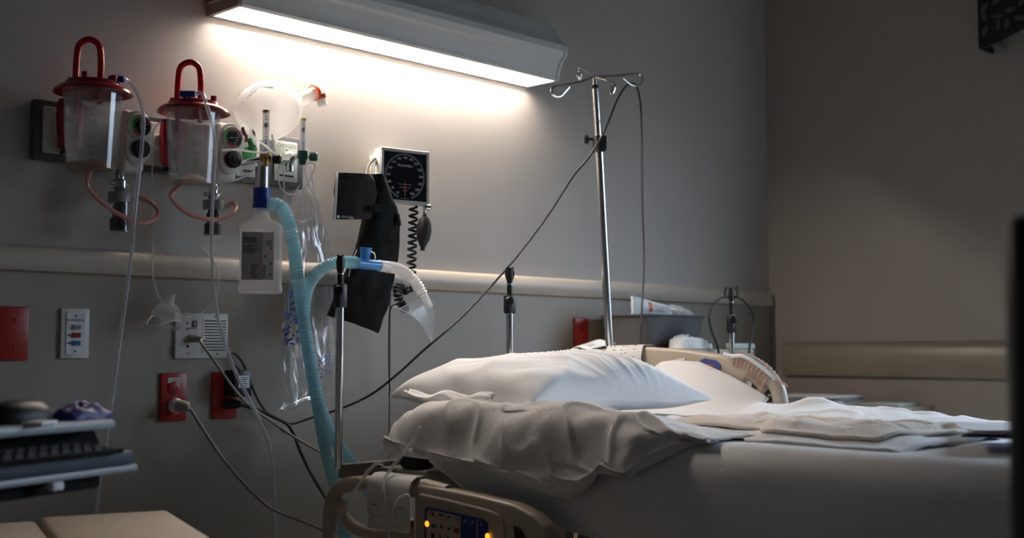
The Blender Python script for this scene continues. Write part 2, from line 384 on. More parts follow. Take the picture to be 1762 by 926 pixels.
# ------------------------------------------------------------------ suction sets
def tick(b, c, w, h): b.box(c, (w, .0006, h))
def canister(cpx, yt, yb, d, fluid, which, lab):
    top, bot = W(cpx, yt, d), W(cpx, yb, d); c = Vector((bot.x, -d, bot.z)); H = top.z - bot.z
    t = thing('suction_canister', lab, 'canister', c, 'suction canisters')
    rt, rb = .0635, .053
    prof = [(.02, .004), (rb - .006, .003), (rb, .008), (rb + (rt - rb) * .5, H * .5), (rt, H), (rt + .003, H)]
    b = MB().lathe(prof + [(rt + .001, H - .002), (rt - .0015, H - .002), (rb - .002, .010), (.0, .008)], c, n=40, cap=False)
    body = b.build('clear_body', M_can, t)
    s = MB()
    for k in range(9):
        z = H * (.16 + .082 * k); r = rb + (rt - rb) * z / H + .0006; qa = math.radians(-118)
        for j in range(5 if k % 2 == 0 else 3):
            q = qa + j * .055; s.box(c + Vector((math.cos(q) * r, math.sin(q) * r, z)), (.0042, .0006, .0016), rz=q + math.pi / 2)
    s.build('scale_marks', M_inkw, body, smooth=False)
    MB().lathe([(rb - .006, .010), (rb - .004, .010 + fluid[1]), (.012, .012 + fluid[1] * fluid[2])], c, n=32).build('fluid', fluid[0], t)
    lid = MB().lathe([(.0, H + .020), (.050, H + .020), (.058, H + .017), (.061, H + .009), (.074, H + .005), (.0835, H - .003), (.085, H - .008), (.083, H - .008), (.066, H + .000), (.0, H + .002)], c, n=44, cap=False)
    lo = lid.build('lid', M_red, t)
    for q in (.4, 2.2, 3.9, 5.2): MB().cyl(c + Vector((.052 * math.cos(q), .052 * math.sin(q), H + .014)), c + Vector((.052 * math.cos(q), .052 * math.sin(q), H + .030)), .007, 12).build('lid_boss', M_red, lo)
    # elbow hose: a hoop standing on the lid, roughly facing the viewer
    u = Vector((.75, -.66, 0)); hc = c - u * .012
    pts = [hc - u * .026 + Z1 * (H + .018), hc - u * .026 + Z1 * (H + .045), hc - u * .025 + Z1 * (H + .072)] + [hc + u * (.001 - .0255 * math.cos(q)) + Z1 * (H + .084 + .030 * math.sin(q)) for q in [math.radians(25 + 26 * k) for k in range(6)]] + [hc + u * .027 + Z1 * (H + .072), hc + u * .0275 + Z1 * (H + .045), hc + u * .027 + Z1 * (H + .018)]
    MB().tube(pts, .0072, 12, 40).build('hoop_hose', M_redh, t)
    MB().cyl(hc - u * .024 + Z1 * (H - .055), hc - u * .024 + Z1 * (H + .005), .006, 12).build('dip_tube', M_red, t)
    MB().cyl(hc + u * .027 + Z1 * (H - .03), hc + u * .027 + Z1 * (H + .005), .006, 12).build('dip_tube', M_red, t)
    pc = c + (u * .045 if which == 0 else fh * -.058 - u * .004) + Z1 * (H + .026)
    MB().cyl(pc - u * .012, pc + u * .022, .0075, 14).cyl(pc - Z1 * .012, pc, .006, 12).build('patient_port', M_blue, t, label='blue patient port')
    return pc + u * .022, c, H
p1, c1, H1 = canister(157, 155, 299, .135, (M_amberliq, .012, 1.0), 0, 'red-lidded clear suction canister with brown fluid in its base')
p2, c2, H2 = canister(331, 189, 324, .135, (M_paleliq, .006, 3.5), 1, 'red-lidded clear suction canister with pale residue in its base')

def bracket(px, py, label):
    c = W(px, py, .03); t = thing('canister_bracket', label, 'bracket', (c.x, -.03, c.z))
    MB().prism([Vector((c.x + x, -.0425, c.z + z)) for x, z in ((-.026, .058), (.026, .058), (.030, .02), (.026, -.05), (.010, -.060), (-.010, -.060), (-.024, -.05), (-.030, .02))], (0, -.020, 0), bev=.004).build('body', M_red, t)
    MB().box((c.x - .004, -.0630, c.z - .002), (.022, .001, .014)).build('sticker', M_label, t)
    b = MB()
    for k in (-1, 0, 1): b.box((c.x + k * .012, -.05, c.z - .062), (.004, .03, .008))
    b.build('clip', M_black, t)
bracket(112, 218, 'red canister bracket behind the brown-fluid suction canister')
bracket(287, 250, 'red canister bracket behind the pale-residue suction canister')

def dial(parent, c, r, seed):
    MB().lathe([(r * 1.12, 0), (r * 1.12, .006), (r * 1.02, .008), (r * 1.0, .004)], c, NW, 36).build('gauge_rim', M_white, parent)
    f = MB().lathe([(r, 0), (r, .0055)], c, NW, 36).build('gauge_face', M_dial, parent)
    cc = c + NW * .0062
    for m, a0, a1 in ((M_gg, 115, 215), (M_gy, 60, 115), (M_gr, 215, 300), (M_gr, 10, 60)):
        def fn(u, v):
            q = math.radians(a0 + (a1 - a0) * u); rr = r * (.70 + .28 * v); return cc + X1 * math.cos(q) * rr + Z1 * math.sin(q) * rr
        MB().grid(fn, 10, 1).build('gauge_arc', m, f, smooth=False)
    s = MB(); qn = math.radians(92 if seed == 0 else 5)
    dv = X1 * math.cos(qn) + Z1 * math.sin(qn); pv = X1 * -math.sin(qn) + Z1 * math.cos(qn)
    s.prism([cc + NW * .0006 + dv * r * .62, cc + NW * .0006 - dv * r * .35 + pv * .0011, cc + NW * .0006 - dv * r * .35 - pv * .0011], NW * .0005)
    for k in range(12):
        q = math.radians(k * 30 + 10); d2 = X1 * math.cos(q) + Z1 * math.sin(q); s.box(cc + d2 * r * .56, (.0022, .0006, .0022))
    s.build('gauge_needle', M_inkw, f, smooth=False)
def regulator(px, py, d, label, seed):
    c = W(px, py, d); c.y = -d; t = thing('suction_regulator', label, 'regulator', (c.x, -.022, c.z - .075), 'suction regulators')
    b = MB().box((c.x - .004, -.022 - (d - .022) / 2, c.z), (.058, d - .022, .145), bev=.012, seg=3); b.build('housing', M_white, t)
    def ov(e): return [Vector((c.x + .031 * (1 + e) * math.cos(q), -d, c.z + .008 + (.030 if math.sin(q) > 0 else -.030) + .033 * (1 + e) * math.sin(q))) for q in [2 * math.pi * (k + .5) / 36 for k in range(36)]]
    MB().prism(ov(0), NW * .012, bev=.003).build('front_plate', M_white, t)
    dial(t, Vector((c.x, -d - .012, c.z + .034)), .0255, seed)
    kc = Vector((c.x + .001, -d - .012, c.z - .020))
    k = MB().lathe([(.020, 0), (.020, .016), (.018, .019), (.010, .019), (.010, .022), (.0, .022)], kc, NW, 28, cap=False).build('knob', M_black, t)
    g = MB()
    for j in range(14):
        q = j * 2 * math.pi / 14; g.box(kc + NW * .009 + X1 * .020 * math.cos(q) + Z1 * .020 * math.sin(q), (.003, .013, .003), bev=.0008, seg=1)
    g.build('knob_grip', M_black, k)
    MB().text('Vac', (c.x - .016, -d - .0123, c.z + .006), .007).build('lettering', M_ink, t, smooth=False)
    return c
r1 = regulator(234, 243, .085, 'white suction regulator with round gauge beside the brown-fluid canister', 0)
r2 = regulator(393, 262, .085, 'white suction regulator with round gauge beside the pale-residue canister', 1)
def trap(px, ytop, yl0, yl1, yb, d, label):
    c = W(px, yl0, d); zt_, za, zb_, zc_ = (W(px, y, d).z for y in (ytop, yl0, yl1, yb))
    t = thing('vacuum_trap', label, 'trap', (c.x, -d, zc_), 'vacuum traps'); x = Vector((c.x, -d, 0))
    MB().lathe([(.008, zt_), (.011, zt_ - .006), (.011, zt_ - .022), (.016, zt_ - .026), (.016, za + .010), (.007, za)], x, n=20).build('chrome_fitting', M_chrome, t)
    MB().cyl(Vector((c.x - .024, -d, (za + zt_) / 2 - .006)), Vector((c.x + .022, -d, (za + zt_) / 2 - .006)), .005, 10).build('fitting_wing', M_steel, t)
    lid = MB().lathe([(.024, za), (.025, za - .002), (.025, zb_), (.0, zb_)], x, n=28).build('trap_lid', M_grey, t)
    MB().cyl(Vector((c.x + .020, -d, (za + zb_) / 2)), Vector((c.x + .038, -d, (za + zb_) / 2)), .006, 12).build('side_port', M_grey, lid)
    MB().lathe([(.023, zb_), (.0225, zc_ + .003), (.025, zc_ + .002), (.025, zc_), (.0, zc_)], x, n=28, cap=False).build('clear_jar', M_can, t)
    MB().lathe([(.010, zb_), (.016, zb_ - .012), (.016, (zb_ + zc_) / 2), (.020, (zb_ + zc_) / 2 - .004), (.020, zc_ + .004)], x, n=24).build('float', M_black, t)
    return Vector((c.x + .038, -d, (za + zb_) / 2))
q1 = trap(206, 292, 331, 348, 400, .085, 'chrome and black vacuum trap hanging under the regulator by the brown-fluid canister')
q2 = trap(367, 317, 345, 360, 407, .085, 'chrome and black vacuum trap hanging under the regulator by the pale-residue canister')
def px_path(rows): return [W(*r) for r in rows]
def one_tube(name, pts, r, m, label, cat='tubing', group=None, res=70, n=8):
    return tag(MB().tube(pts, r, n, res).build(name, m), label, cat, group)
one_tube('pink_hose', [c1 + Vector((-.012, -.02, .004))] + px_path([(150, 318, .14), (168, 342, .14), (200, 366, .14), (240, 383, .14), (264, 378, .13), (272, 365, .12), (262, 351, .11), (243, 341, .095)]) + [q1], .0052, M_pink, 'pink hose looping below the brown-fluid canister to its trap', group='pink suction hoses')
one_tube('pink_hose', [c2 + Vector((-.040, -.02, .004))] + px_path([(294, 335, .14), (306, 355, .14), (332, 371, .14), (368, 378, .14), (396, 370, .13), (406, 357, .11), (400, 349, .10)]) + [q2], .0052, M_pink, 'pink hose looping below the pale-residue canister to its trap', group='pink suction hoses')
one_tube('suction_tube', [p1] + px_path([(225, 143, .17), (240, 168, .18), (247, 205, .18), (243, 262, .17), (235, 335, .168), (230, 385, .165), (228, 420, .14), (216, 515, .12), (203, 610, .12), (192, 690, .12), (182, 760, .12), (168, 850, .12), (160, 960, .12)]), .0046, M_clear2, 'clear suction tube hanging from the brown-fluid canister down the wall', group='clear suction tubes')
one_tube('suction_tube', [p2, p2 + RIGHT * .014 - fh * .010 + Z1 * .001, p2 + RIGHT * .026 - fh * .026 - Z1 * .010] + px_path([(366, 218, .240), (370, 260, .230), (366, 340, .200), (364, 420, .13), (368, 500, .11), (381, 570, .11), (405, 640, .11), (438, 706, .11), (462, 762, .11), (470, 815, .11), (472, 880, .12), (474, 980, .12)]), .0046, M_clear2, 'clear suction tube hanging from the pale-residue canister past the intercom', group='clear suction tubes')
one_tube('thin_tube', px_path([(281, 210, .074), (272, 214, .078), (263, 232, .078), (262, 300, .06), (263, 400, .06), (263, 470, .06), (270, 505, .06), (280, 520, .06)]), .0018, M_clear2, 'thin clear line from red bracket down to the hanging clear mask')
one_tube('thin_tube', px_path([(322, 546, .05), (345, 540, .045), (366, 520, .045), (375, 490, .045), (372, 458, .045), (345, 421, .045)]), .0022, M_clear2, 'thin clear line curling from the hanging mask up beside the bumper rail')

# ------------------------------------------------------------------ clear masks
def mask(pc, axis, up, ra, rb, H, name, label, loc=None, cat='mask'):
    ax = Vector(axis).normalized(); up = Vector(up); up = (up - ax * up.dot(ax)).normalized(); sd = ax.cross(up)
    t = thing(name, label, cat, pc)
    def fn(u, v):
        q = 2 * math.pi * u; k = math.cos(v * math.pi / 2) ** .8 * .86 + .14
        nose = 1 + .28 * max(0, math.cos(q)) ** 3 * (1 - v)
        return pc + (up * math.cos(q) * ra * nose + sd * math.sin(q) * rb) * k + ax * (H * math.sin(v * math.pi / 2) - .012 * math.cos(2 * q) * (1 - v))
    MB().grid(fn, 32, 8).build('shell', mat('mask_clear', (.80, .84, .88), .10, alpha=.24, spec=.9), t)
    MB().tube([fn(i / 32, 0) for i in range(33)], .0022, 8).build('rim', M_clear2, t)
    MB().cyl(pc + ax * H * .9, pc + ax * (H + .022), .011, 16).build('connector', M_clear2, t)
mask(W(284, 556, .05), (.12, -.15, 1), (-.9, -.4, .3), .042, .032, .048, 'oxygen_mask', 'small clear mask hanging against the wall above the intercom')

# ------------------------------------------------------------------ resuscitator bag
vb = W(540, 160, .09); va = W(425, 200, .09); ax = (vb - va).normalized()
bv = thing('resuscitator_bag', 'milky white resuscitator bag hung above the flowmeters', 'resuscitator', W(478, 238, .09))
L_ = (vb - va).length
va = va - Z1 * .004; prof = [(.0, -.020), (.024, -.014), (.048, 0), (.068, .030), (.076, .064), (.073, .096), (.060, .126), (.040, .148), (.021, .166), (.016, L_ - .01)]
MB().lathe(prof, va, ax, 36).build('bag', M_bagw, bv)
MB().tube([va + ax * .13 + Vector((math.cos(q) * .0, -.05 * math.sin(q) - .004, .057 * math.cos(q))) for q in [math.pi * (k / 12) for k in range(13)]], .0016, 6).build('seam', M_haze, bv)
vv = vb + ax * .008
MB().lathe([(.014, -.02), (.016, -.006), (.021, 0), (.021, .018), (.017, .022), (.017, .032), (.0, .032)], vv - ax * .004, ax, 24).build('valve', M_haze, bv)
MB().lathe([(.0215, -.004), (.0225, -.002), (.0225, .001), (.0215, .003)], vv - ax * .004, ax, 24).build('valve_ring', M_orange, bv)
dn = Vector((.25, -.2, -1)).normalized()
MB().cyl(vv + ax * .008, vv + ax * .008 + dn * .034, .0115, 18).cyl(vv + ax * .008 + dn * .02, vv + ax * .008 + dn * .040, .013, 18).build('elbow', M_haze, bv)
MB().cyl(vv + ax * .006 + dn * .014 + NW * .01, vv + ax * .006 + dn * .014 + NW * .02, .0065, 12).build('pressure_cap', M_orange, bv)
rs = W(432, 192, .075)
MB().lathe([(.0, -.05), (.03, -.045), (.05, -.015), (.052, .02), (.035, .05), (.0, .06)], rs, Vector((.5, -.2, .75)), 28).build('reservoir', M_film, bv)
for k in range(3):
    MB().tube([W(425 + k * 6, 170 - k * 5, .15), W(440 + 4 * k, 150, .17), W(470, 152 - k, .19)], .0012, 6, 10).build('reservoir_pleat', M_clear2, bv)
# crumpled film pouch with the green and red fittings
po_ = thing('accessory_pouch', 'crumpled clear film pouch holding a green connector', 'pouch', W(425, 312, .10))
def pouch(sd):
    def fn(u, v):
        x0 = lerp_tab([(0, 410), (.3, 408), (.6, 412), (.85, 418), (1, 424)], v); x1 = lerp_tab([(0, 440), (.3, 440), (.6, 437), (.85, 432), (1, 429)], v)
        p = W(x0 + (x1 - x0) * u, 226 + 87 * v, .168); w = math.sin(math.pi * u)
        return p + Vector((nz(p, 60, sd) * .008, -(sd * 2 - 1) * .022 * w - nz(p, 45, sd + 3) * .014, nz(p, 55, sd + 5) * .008))
    return fn
MB().grid(pouch(0), 18, 22).build('film', M_film, po_); MB().grid(pouch(1), 18, 22).build('film', M_film, po_)
ga, gb = W(429, 238, .168), W(436, 262, .168)
MB().lathe([(.006, 0), (.007, .018), (.011, .020), (.012, .030), (.006, .034)], ga, gb - ga, 16).build('green_connector', M_green, po_)
MB().tube([W(417, 219, .172), W(420, 228, .172), W(424, 236, .172), W(423, 244, .172)], .0035, 8, 12).build('red_clip', M_red, po_)
MB().tube([W(433, 224, .172), W(437, 230, .172), W(437, 238, .172)], .003, 8, 8).build('red_clip', M_red, po_)
for rows in ([(385, 258, .150), (410, 258, .215), (440, 262, .215), (460, 262, .205), (470, 255, .20), (468, 232, .19)], [(430, 218, .205), (437, 236, .230), (455, 250, .230), (472, 264, .222)], [(388, 314, .10), (410, 308, .10), (432, 298, .11), (448, 285, .115)]):
    one_tube('oxygen_line', px_path(rows), .0024, M_haze, {385: 'milky oxygen line running level in front of the green connector', 430: 'milky oxygen line slanting from the red clip to the black knob', 388: 'milky oxygen line sagging under the crumpled film pouch'}[rows[0][0]], group='milky lines over the pouch', res=24)

# ------------------------------------------------------------------ flowmeters and humidifier bottle
def flowmeter(px, ytop, ybase, d, knob_dx, label, base_m, knob_m):
    top, bs = W(px, ytop, d), W(px, ybase, d); x = Vector((bs.x, -d, 0))
    t = thing('flowmeter', label, 'flowmeter', (bs.x, -d, bs.z - .02))
    MB().lathe([(.0085, bs.z + .005), (.0085, top.z - .004), (.0, top.z - .004)], x, n=18, cap=False).build('clear_tube', M_clear2, t)
    MB().cyl(x + Z1 * (top.z - .005), x + Z1 * top.z, .0092, 18).build('tube_cap', M_brass, t)
    s = MB()
    for k in range(11): s.box(x + Vector((-.004, -.0076, bs.z + .012 + k * (top.z - bs.z - .02) / 11)), (.005, .0008, .0014), rz=-.5)
    s.build('scale_marks', M_ink, t, smooth=False)
    MB().lathe([(.0, 0), (.004, .001), (.0055, .0055), (.004, .010), (.0, .011)], x + Z1 * (bs.z + (top.z - bs.z) * .62), n=14).build('float_ball', M_black, t)
    MB().lathe([(.013, bs.z + .006), (.014, bs.z + .002), (.014, bs.z - .012), (.010, bs.z - .018), (.008, bs.z - .030)], x, n=20).build('base', base_m, t)
    kd = Vector((.72, -.66, 0)).normalized() if knob_dx else X1
    kc = x + Z1 * (bs.z - .008)
    MB().cyl(kc + kd * .010, kc + kd * .018, .006, 14).build('stem', M_chrome, t)
    MB().lathe([(.010, 0), (.012, .003), (.012, .018), (.009, .021), (.0, .021)], kc + kd * .017, kd, 20).build('knob', knob_m, t)
    MB().cyl(x + Vector((0, .008, bs.z - .006)), Vector((bs.x, -.028, bs.z - .006)), .008, 14).build('wall_stem', M_chrome, t)
    return x + Z1 * (bs.z - .03)
f1 = flowmeter(457, 190, 268, .178, 1, 'clear flowmeter with black knob above the water bottle', M_brass, M_black)
f2 = flowmeter(521, 204, 264, .09, 1, 'clear flowmeter with dark green knob beside the OXYGEN plate', M_dgreen, M_dgreen)
# fitting hanging at the oxygen outlet
ft = thing('oxygen_adapter', 'small chrome oxygen fitting bundled with tape on the OXYGEN plate', 'fitting', W(505, 300, .07))
c = W(499, 275, .07)
MB().lathe([(.010, .012), (.012, .006), (.012, -.004), (.008, -.008), (.008, -.016), (.010, -.018), (.010, -.030), (.0, -.030)], c, n=18).build('chrome_body', M_chrome, ft)
def wad(u, v):
    q, w = 2 * math.pi * u, math.pi * v; p = Vector((math.sin(w) * math.cos(q) * .022, math.sin(w) * math.sin(q) * .013, math.cos(w) * .011))
    return W(492, 268, .075) + p * (1 + .35 * nz(p, 120)) + Vector((p.x * .0, 0, p.x * .35))
MB().grid(wad, 20, 12).build('tape_wad', M_haze, ft)
MB().cyl(c + Vector((0, .03, .0)), c, .006, 12).build('stem', M_chrome, ft)
# water bottle
bx = W(449, 430, .172); rb_ = math.radians(-38)
zb0, zsh, znk, zcap0, zcap1 = (W(449, y, .172).z for y in (505, 385, 372, 356, 324))
bt = thing('water_bottle', 'translucent square water bottle with blue cap and printed label', 'bottle', (bx.x, -.172, zb0))
cb = Vector((bx.x, -.172, 0)); R3 = Matrix.Rotation(rb_, 3, 'Z')
hw, hd = .0515, .030
MB().loft([(zb0, hw * .90, hd * .85, 6), (zb0 + .004, hw, hd, 7), (zb0 + .018, hw, hd, 7), (zb0 + .022, hw * .965, hd * .95, 7), (zb0 + .028, hw * .965, hd * .95, 7), (zsh - .020, hw * .96, hd * .95, 7), (zsh - .016, hw, hd, 7),
           (zsh - .006, hw * .98, hd, 6), (zsh + .004, hw * .80, hd * .9, 4), (zsh + .010, .024, .022, 2.5), (znk, .019, .019, 2), (zcap0, .019, .019, 2)], cb, rb_, 44).build('bottle_body', M_bottle, bt)
def lab(u0, u1, z0_, z1_, off):   # patch on the bottle's broad face
    return [cb + R3 @ Vector((x * hw, -hd * .95 - off, z)) for x, z in ((u0, z0_), (u1, z0_), (u1, z1_), (u0, z1_))]
zl0, zl1 = zb0 + .031, zsh - .023
gl = MB().prism(lab(-.84, .12, zl0, zl1, .0012), R3 @ Vector((0, -.0006, 0))).build('label_grey', M_labelg, bt, smooth=False)
wl = MB().prism(lab(.12, .62, zl0, zl1, .0012), R3 @ Vector((0, -.0006, 0))).build('label_white', M_label, bt, smooth=False)
s = MB(); random.seed(3); hl = zl1 - zl0
def stroke(b, u, v, w, h): b.prism(lab(u, u + w, zl0 + hl * v, zl0 + hl * (v + h), .0019), R3 @ Vector((0, -.0003, 0)))
for k in range(13):
    if k in (1, 6): continue
    stroke(s, -.78, .94 - k * .032, (.16 if k == 0 else random.uniform(.5, .78)) , .014)
for k in range(9): stroke(s, -.42, .30 - k * .032, random.uniform(.15, .34), .013)
s.build('print', M_ink, gl, smooth=False)
s = MB()
for k in range(3): stroke(s, .25, .80 - k * .04, .28, .016)
for k in range(14): stroke(s, .14, .30 - k * .02, .12, .010)
for (u, v) in ((.45, .30), (.22, .46), (.48, .62), (.45, .08)): stroke(s, u, v, .05, .07)
s.build('print', M_ink, wl, smooth=False)
MB().lathe([(.0225, zcap0 - .004), (.0205, zcap0 + .012), (.020, zcap1), (.0, zcap1)], cb, n=28).build('blue_cap', M_blue, bt)
MB().cyl(cb + Z1 * zcap1, cb + Z1 * W(453, 288, .172).z, .0165, 24).build('adapter_sleeve', M_steel, bt)
zad = W(453, 288, .172).z
MB().lathe([(.012, zad), (.010, zad + .008), (.013, zad + .012), (.010, f1.z)], cb, n=18).build('threaded_neck', M_clear2, bt)
MB().cyl(cb + Z1 * (f1.z - .004) , Vector((f1.x, f1.y, f1.z + .004)), .007, 12).build('joint', M_chrome, bt)

# ------------------------------------------------------------------ corrugated breathing tubes
def corr(pts, r, m, name, label, group=None, pitch=.0050, amp=.0015, parent=None):
    P = catmull([Vector(p) for p in pts], 60); Lt = sum((P[i + 1] - P[i]).length for i in range(60)); n = int(Lt / pitch)
    b = MB().tube(pts, lambda t: r + amp * (1 if math.sin(2 * math.pi * n * t) > 0 else -1) * abs(math.sin(2 * math.pi * n * t)) ** .5, 14, n * 4)
    o = b.build(name, m, parent, angle=80)
    return tag(o, label, 'tubing', group) if not parent else o
corr([cb + Z1 * (zcap0 + .004) + R3 @ Vector((.012, -.012, 0))] + px_path([(480, 353, .20), (494, 375, .21), (503, 410, .21), (511, 470, .20), (523, 555, .20), (536, 635, .22), (549, 705, .25), (561, 770, .29), (572, 815, .295), (584, 860, .285), (592, 905, .28), (596, 980, .28)]),
     .0155, M_tube, 'breathing_tube', 'pale blue corrugated tube dropping from the water bottle to the bed')
br = thing('breathing_circuit', 'pale blue corrugated tube arching through the pole clip to a clear face mask', 'tubing', W(620, 465, .25))
corr(px_path([(612, 452, .275), (592, 451, .285), (568, 455, .28), (546, 470, .245), (530, 495, .165), (524, 530, .135), (526, 580, .13), (537, 640, .13), (552, 700, .15), (574, 752, .19), (603, 793, .25), (624, 815, .285), (634, 850, .29)]), .0140, M_tube, 'blue_hose', '', parent=br)
ta, tb, tc_, te = W(606, 452, .275), W(630, 455, .27), W(652, 457, .265), W(668, 460, .26)
MB().tube([ta, tb, tc_], .0135, 18).build('tee_connector', M_sky, br)
cu = MB().lathe([(.011, 0), (.0125, .020), (.0135, .030), (.0155, .034), (.0155, .038), (.012, .038), (.010, .030)], W(627, 452, .27) , (.05, -.1, 1), 22).build('tee_cap', M_sky, br)
MB().tube([W(634, 432, .27), W(644, 436, .27), W(646, 446, .27)], .0016, 6, 10).build('cap_tether', M_haze, cu)
MB().tube([tc_, te], .0145, 18).build('cuff', M_tubew, br)
hp = px_path([(664, 459, .26), (682, 462, .255), (700, 471, .25), (716, 488, .25), (728, 508, .25)])
corr(hp, .0125, M_tubew, 'white_hose', '', pitch=.0088, amp=.0030, parent=br)
MB().tube([hp[-1], W(735, 521, .25), W(738, 528, .25)], .0115, 16).build('mask_cuff', M_tubew, br)
# the face mask at its end (part of the circuit)
rim_b = W(741, 584, .25)
RP = catmull(px_path([(676, 530, .25), (696, 536, .25), (714, 545, .25), (729, 562, .25), (741, 584, .25)]), 30)
OP = catmull(px_path([(676, 527, .25), (690, 530, .25), (712, 519, .25), (735, 519, .25), (747, 538, .25), (746, 562, .25), (743, 584, .25)]), 30)
def fm(u, v):
    w = v * 2 - 1; i = u * 30; k = min(29, int(i)); t = i - k; r_, o_ = RP[k].lerp(RP[k + 1], t), OP[k].lerp(OP[k + 1], t)
    return r_.lerp(o_, math.sqrt(max(0, 1 - w * w))) + fh * (w * .034 * math.sin(math.pi * (.06 + .90 * u)) ** .7)
sh = MB().grid(fm, 30, 16).build('mask_shell', mat('mask_clear', (.80, .84, .88), .10, alpha=.24, spec=.9), br, angle=180)
MB().tube([fm(i / 30, 0) for i in range(31)], .0018, 8).tube([fm(i / 30, 1) for i in range(31)], .0018, 8).build('mask_rim', M_clear2, sh)
MB().tube([fm(i / 30, .5) for i in range(31)], .0012, 8).build('mask_ridge', M_clear2, sh)
MB().cyl(rim_b, rim_b + Vector((.004, 0, -.012)), .005, 10).build('mask_clip', M_clear2, sh)

# ------------------------------------------------------------------ clear bag with blue print
pb = thing('plastic_bag', 'crumpled clear plastic bag with blue printing hanging behind the tubes', 'bag', W(525, 705, .07))
Lx = [(0, 522), (.06, 512), (.15, 505), (.28, 500), (.5, 488), (.75, 481), (.92, 480), (1, 479)]
Rx = [(0, 530), (.06, 545), (.15, 556), (.25, 568), (.34, 580), (.6, 578), (.85, 572), (.93, 560), (1, 500)]
def bagf(sd):
    def fn(u, v):
        y = 325 + 380 * v; x = lerp_tab(Lx, v) + (lerp_tab(Rx, v) - lerp_tab(Lx, v)) * u
        p = W(x, y, .075); w = math.sin(math.pi * u) ** .6
        return p + Vector((0, (1 if sd else -1) * .030 * w * (.3 + .7 * v) + nz((p.x * 40, p.y, p.z * 9), 1, sd) * .013 + nz((p.x * 90 + p.z * 20, 0, p.z * 30), 1, sd + 2) * .004, 0))
    return fn
f0 = MB().grid(bagf(0), 30, 60).build('front_film', M_film, pb, angle=180)
MB().grid(bagf(1), 30, 60).build('back_film', M_film, pb, angle=180)
random.seed(11); s = MB(); bf = bagf(0)
def bagstroke(u, v, du, dv, w):
    p, q = bf(u, v) + NW * .002, bf(u + du, v + dv) + NW * .002; n_ = (q - p).cross(NW).normalized() * w
    s.add([p - n_, q - n_, q + n_, p + n_], [(0, 1, 2, 3)])
for k in range(90):
    u, v = random.uniform(.08, .42), random.uniform(.44, .70); u -= (v - .44) * .5
    if u > 0: bagstroke(u, v, random.uniform(.03, .06), random.choice((-.012, .012, .004)), .0021)
for row in range(5):
    for k in range(9):
        bagstroke(.45 + k * .05, .80 + row * .022 - k * .008, .03, random.choice((-.006, .007, 0)), .0015)
bpr = s.build('blue_print', M_inkb, f0, smooth=False); bpr['kind'] = 'stuff'
for rows, g in (([(484, 272, 0.135), (478, 300, 0.125), (484, 325, 0.125), (500, 335, 0.135), (520, 330, 0.145), (535, 305, 0.155), (542, 285, 0.155), (532, 280, 0.145), (524, 290, 0.145), (532, 320, 0.145), (543, 345, 0.135), (540, 370, 0.135), (522, 382, 0.125), (505, 372, 0.125), (503, 345, 0.125), (516, 318, 0.135)], 0),
                ([(488, 280, 0.125), (489, 320, 0.115), (490, 352, 0.115)], 1), ([(522, 285, 0.135), (521, 330, 0.135), (519, 380, 0.135)], 1), ([(534, 288, 0.135), (540, 330, 0.145), (545, 380, 0.145)], 1),
                ([(585, 470, 0.165), (581, 510, 0.165), (576, 560, 0.165), (568, 590, 0.165)], 1)):
    one_tube('oxygen_tubing', px_path(rows), .0020, M_clear2, ('thin clear tubing looped under the OXYGEN plate' if g == 0 else {488: 'thin clear line hanging straight below the OXYGEN plate', 522: 'thin clear line hanging straight from the green-knob flowmeter', 534: 'thin clear line slanting down from the dark green knob', 585: 'thin pale line hanging along the bag edge beside the chrome pole'}[rows[0][0]]), group=None if g == 0 else 'thin lines by the bag', res=90 if g == 0 else 20)

# ------------------------------------------------------------------ blood pressure set
gc = W(696, 304, .11); rg = math.radians(-10); Rg = Matrix.Rotation(rg, 3, 'Z')
GX, GN = Rg @ X1, Rg @ NW
bp = thing('pressure_gauge', 'square wall blood pressure gauge with black dial and grey frame', 'gauge', gc + Z1 * -.08)
S = .155
def gpt(x, z, o): return gc + GX * x + Z1 * z + GN * o
MB().box(gc - GN * .018, (S, .036, S * .97), rz=rg, bev=.005).build('case', M_white, bp)
fr = MB()
for (x, z, w, h) in ((0, S * .457, S, .009), (0, -S * .457, S, .009), (-S * .47, 0, .009, S * .92), (S * .47, 0, .009, S * .92)): fr.box(gpt(x, z, .003), (w, .008, h), rz=rg, bev=.0015, seg=1)
fr.build('frame', mat('frame_silver', (.45, .45, .44), .35), bp)
fc = MB().box(gpt(0, 0, .001), (S * .90, .003, S * .88), rz=rg).build('dial_face', M_dial, bp, smooth=False)
s = MB(); rd = .052
for i, n_ in enumerate(range(20, 301, 20)):
    q = math.radians(243 - i * (306 / 14)); s.text(str(n_), gpt(math.cos(q) * rd, math.sin(q) * rd, .0028), .0095, GX, Z1)
s.text('WelchAllyn', gpt(0, .030, .0028), .0105, GX, Z1)
s.build('numerals', M_inkw, fc, smooth=False)
s = MB()
def ring(u, v):
    q = math.radians(250 - 320 * u); r = .0595 + .0035 * v; return gpt(math.cos(q) * r, math.sin(q) * r, .0028)
s.grid(ring, 48, 1)
for k in range(61):
    q = math.radians(250 - 320 * k / 60); dv = GX * math.cos(q) + Z1 * math.sin(q); pv = GX * -math.sin(q) + Z1 * math.cos(q); a, e = gpt(0, 0, .0028) + dv * .063, gpt(0, 0, .0028) + dv * (.0685 if k % 5 == 0 else .066)
    s.add([a - pv * .0004, e - pv * .0004, e + pv * .0004, a + pv * .0004], [(0, 1, 2, 3)])
s.build('scale_ring', mat('ink_dim', (.12, .125, .13), .5), fc, smooth=False)
s = MB()
for k, w in enumerate((.042, .036, .016)): s.box(gpt(0, -.022 - k * .0085, .0028), (w, .0004, .0022), rz=rg)
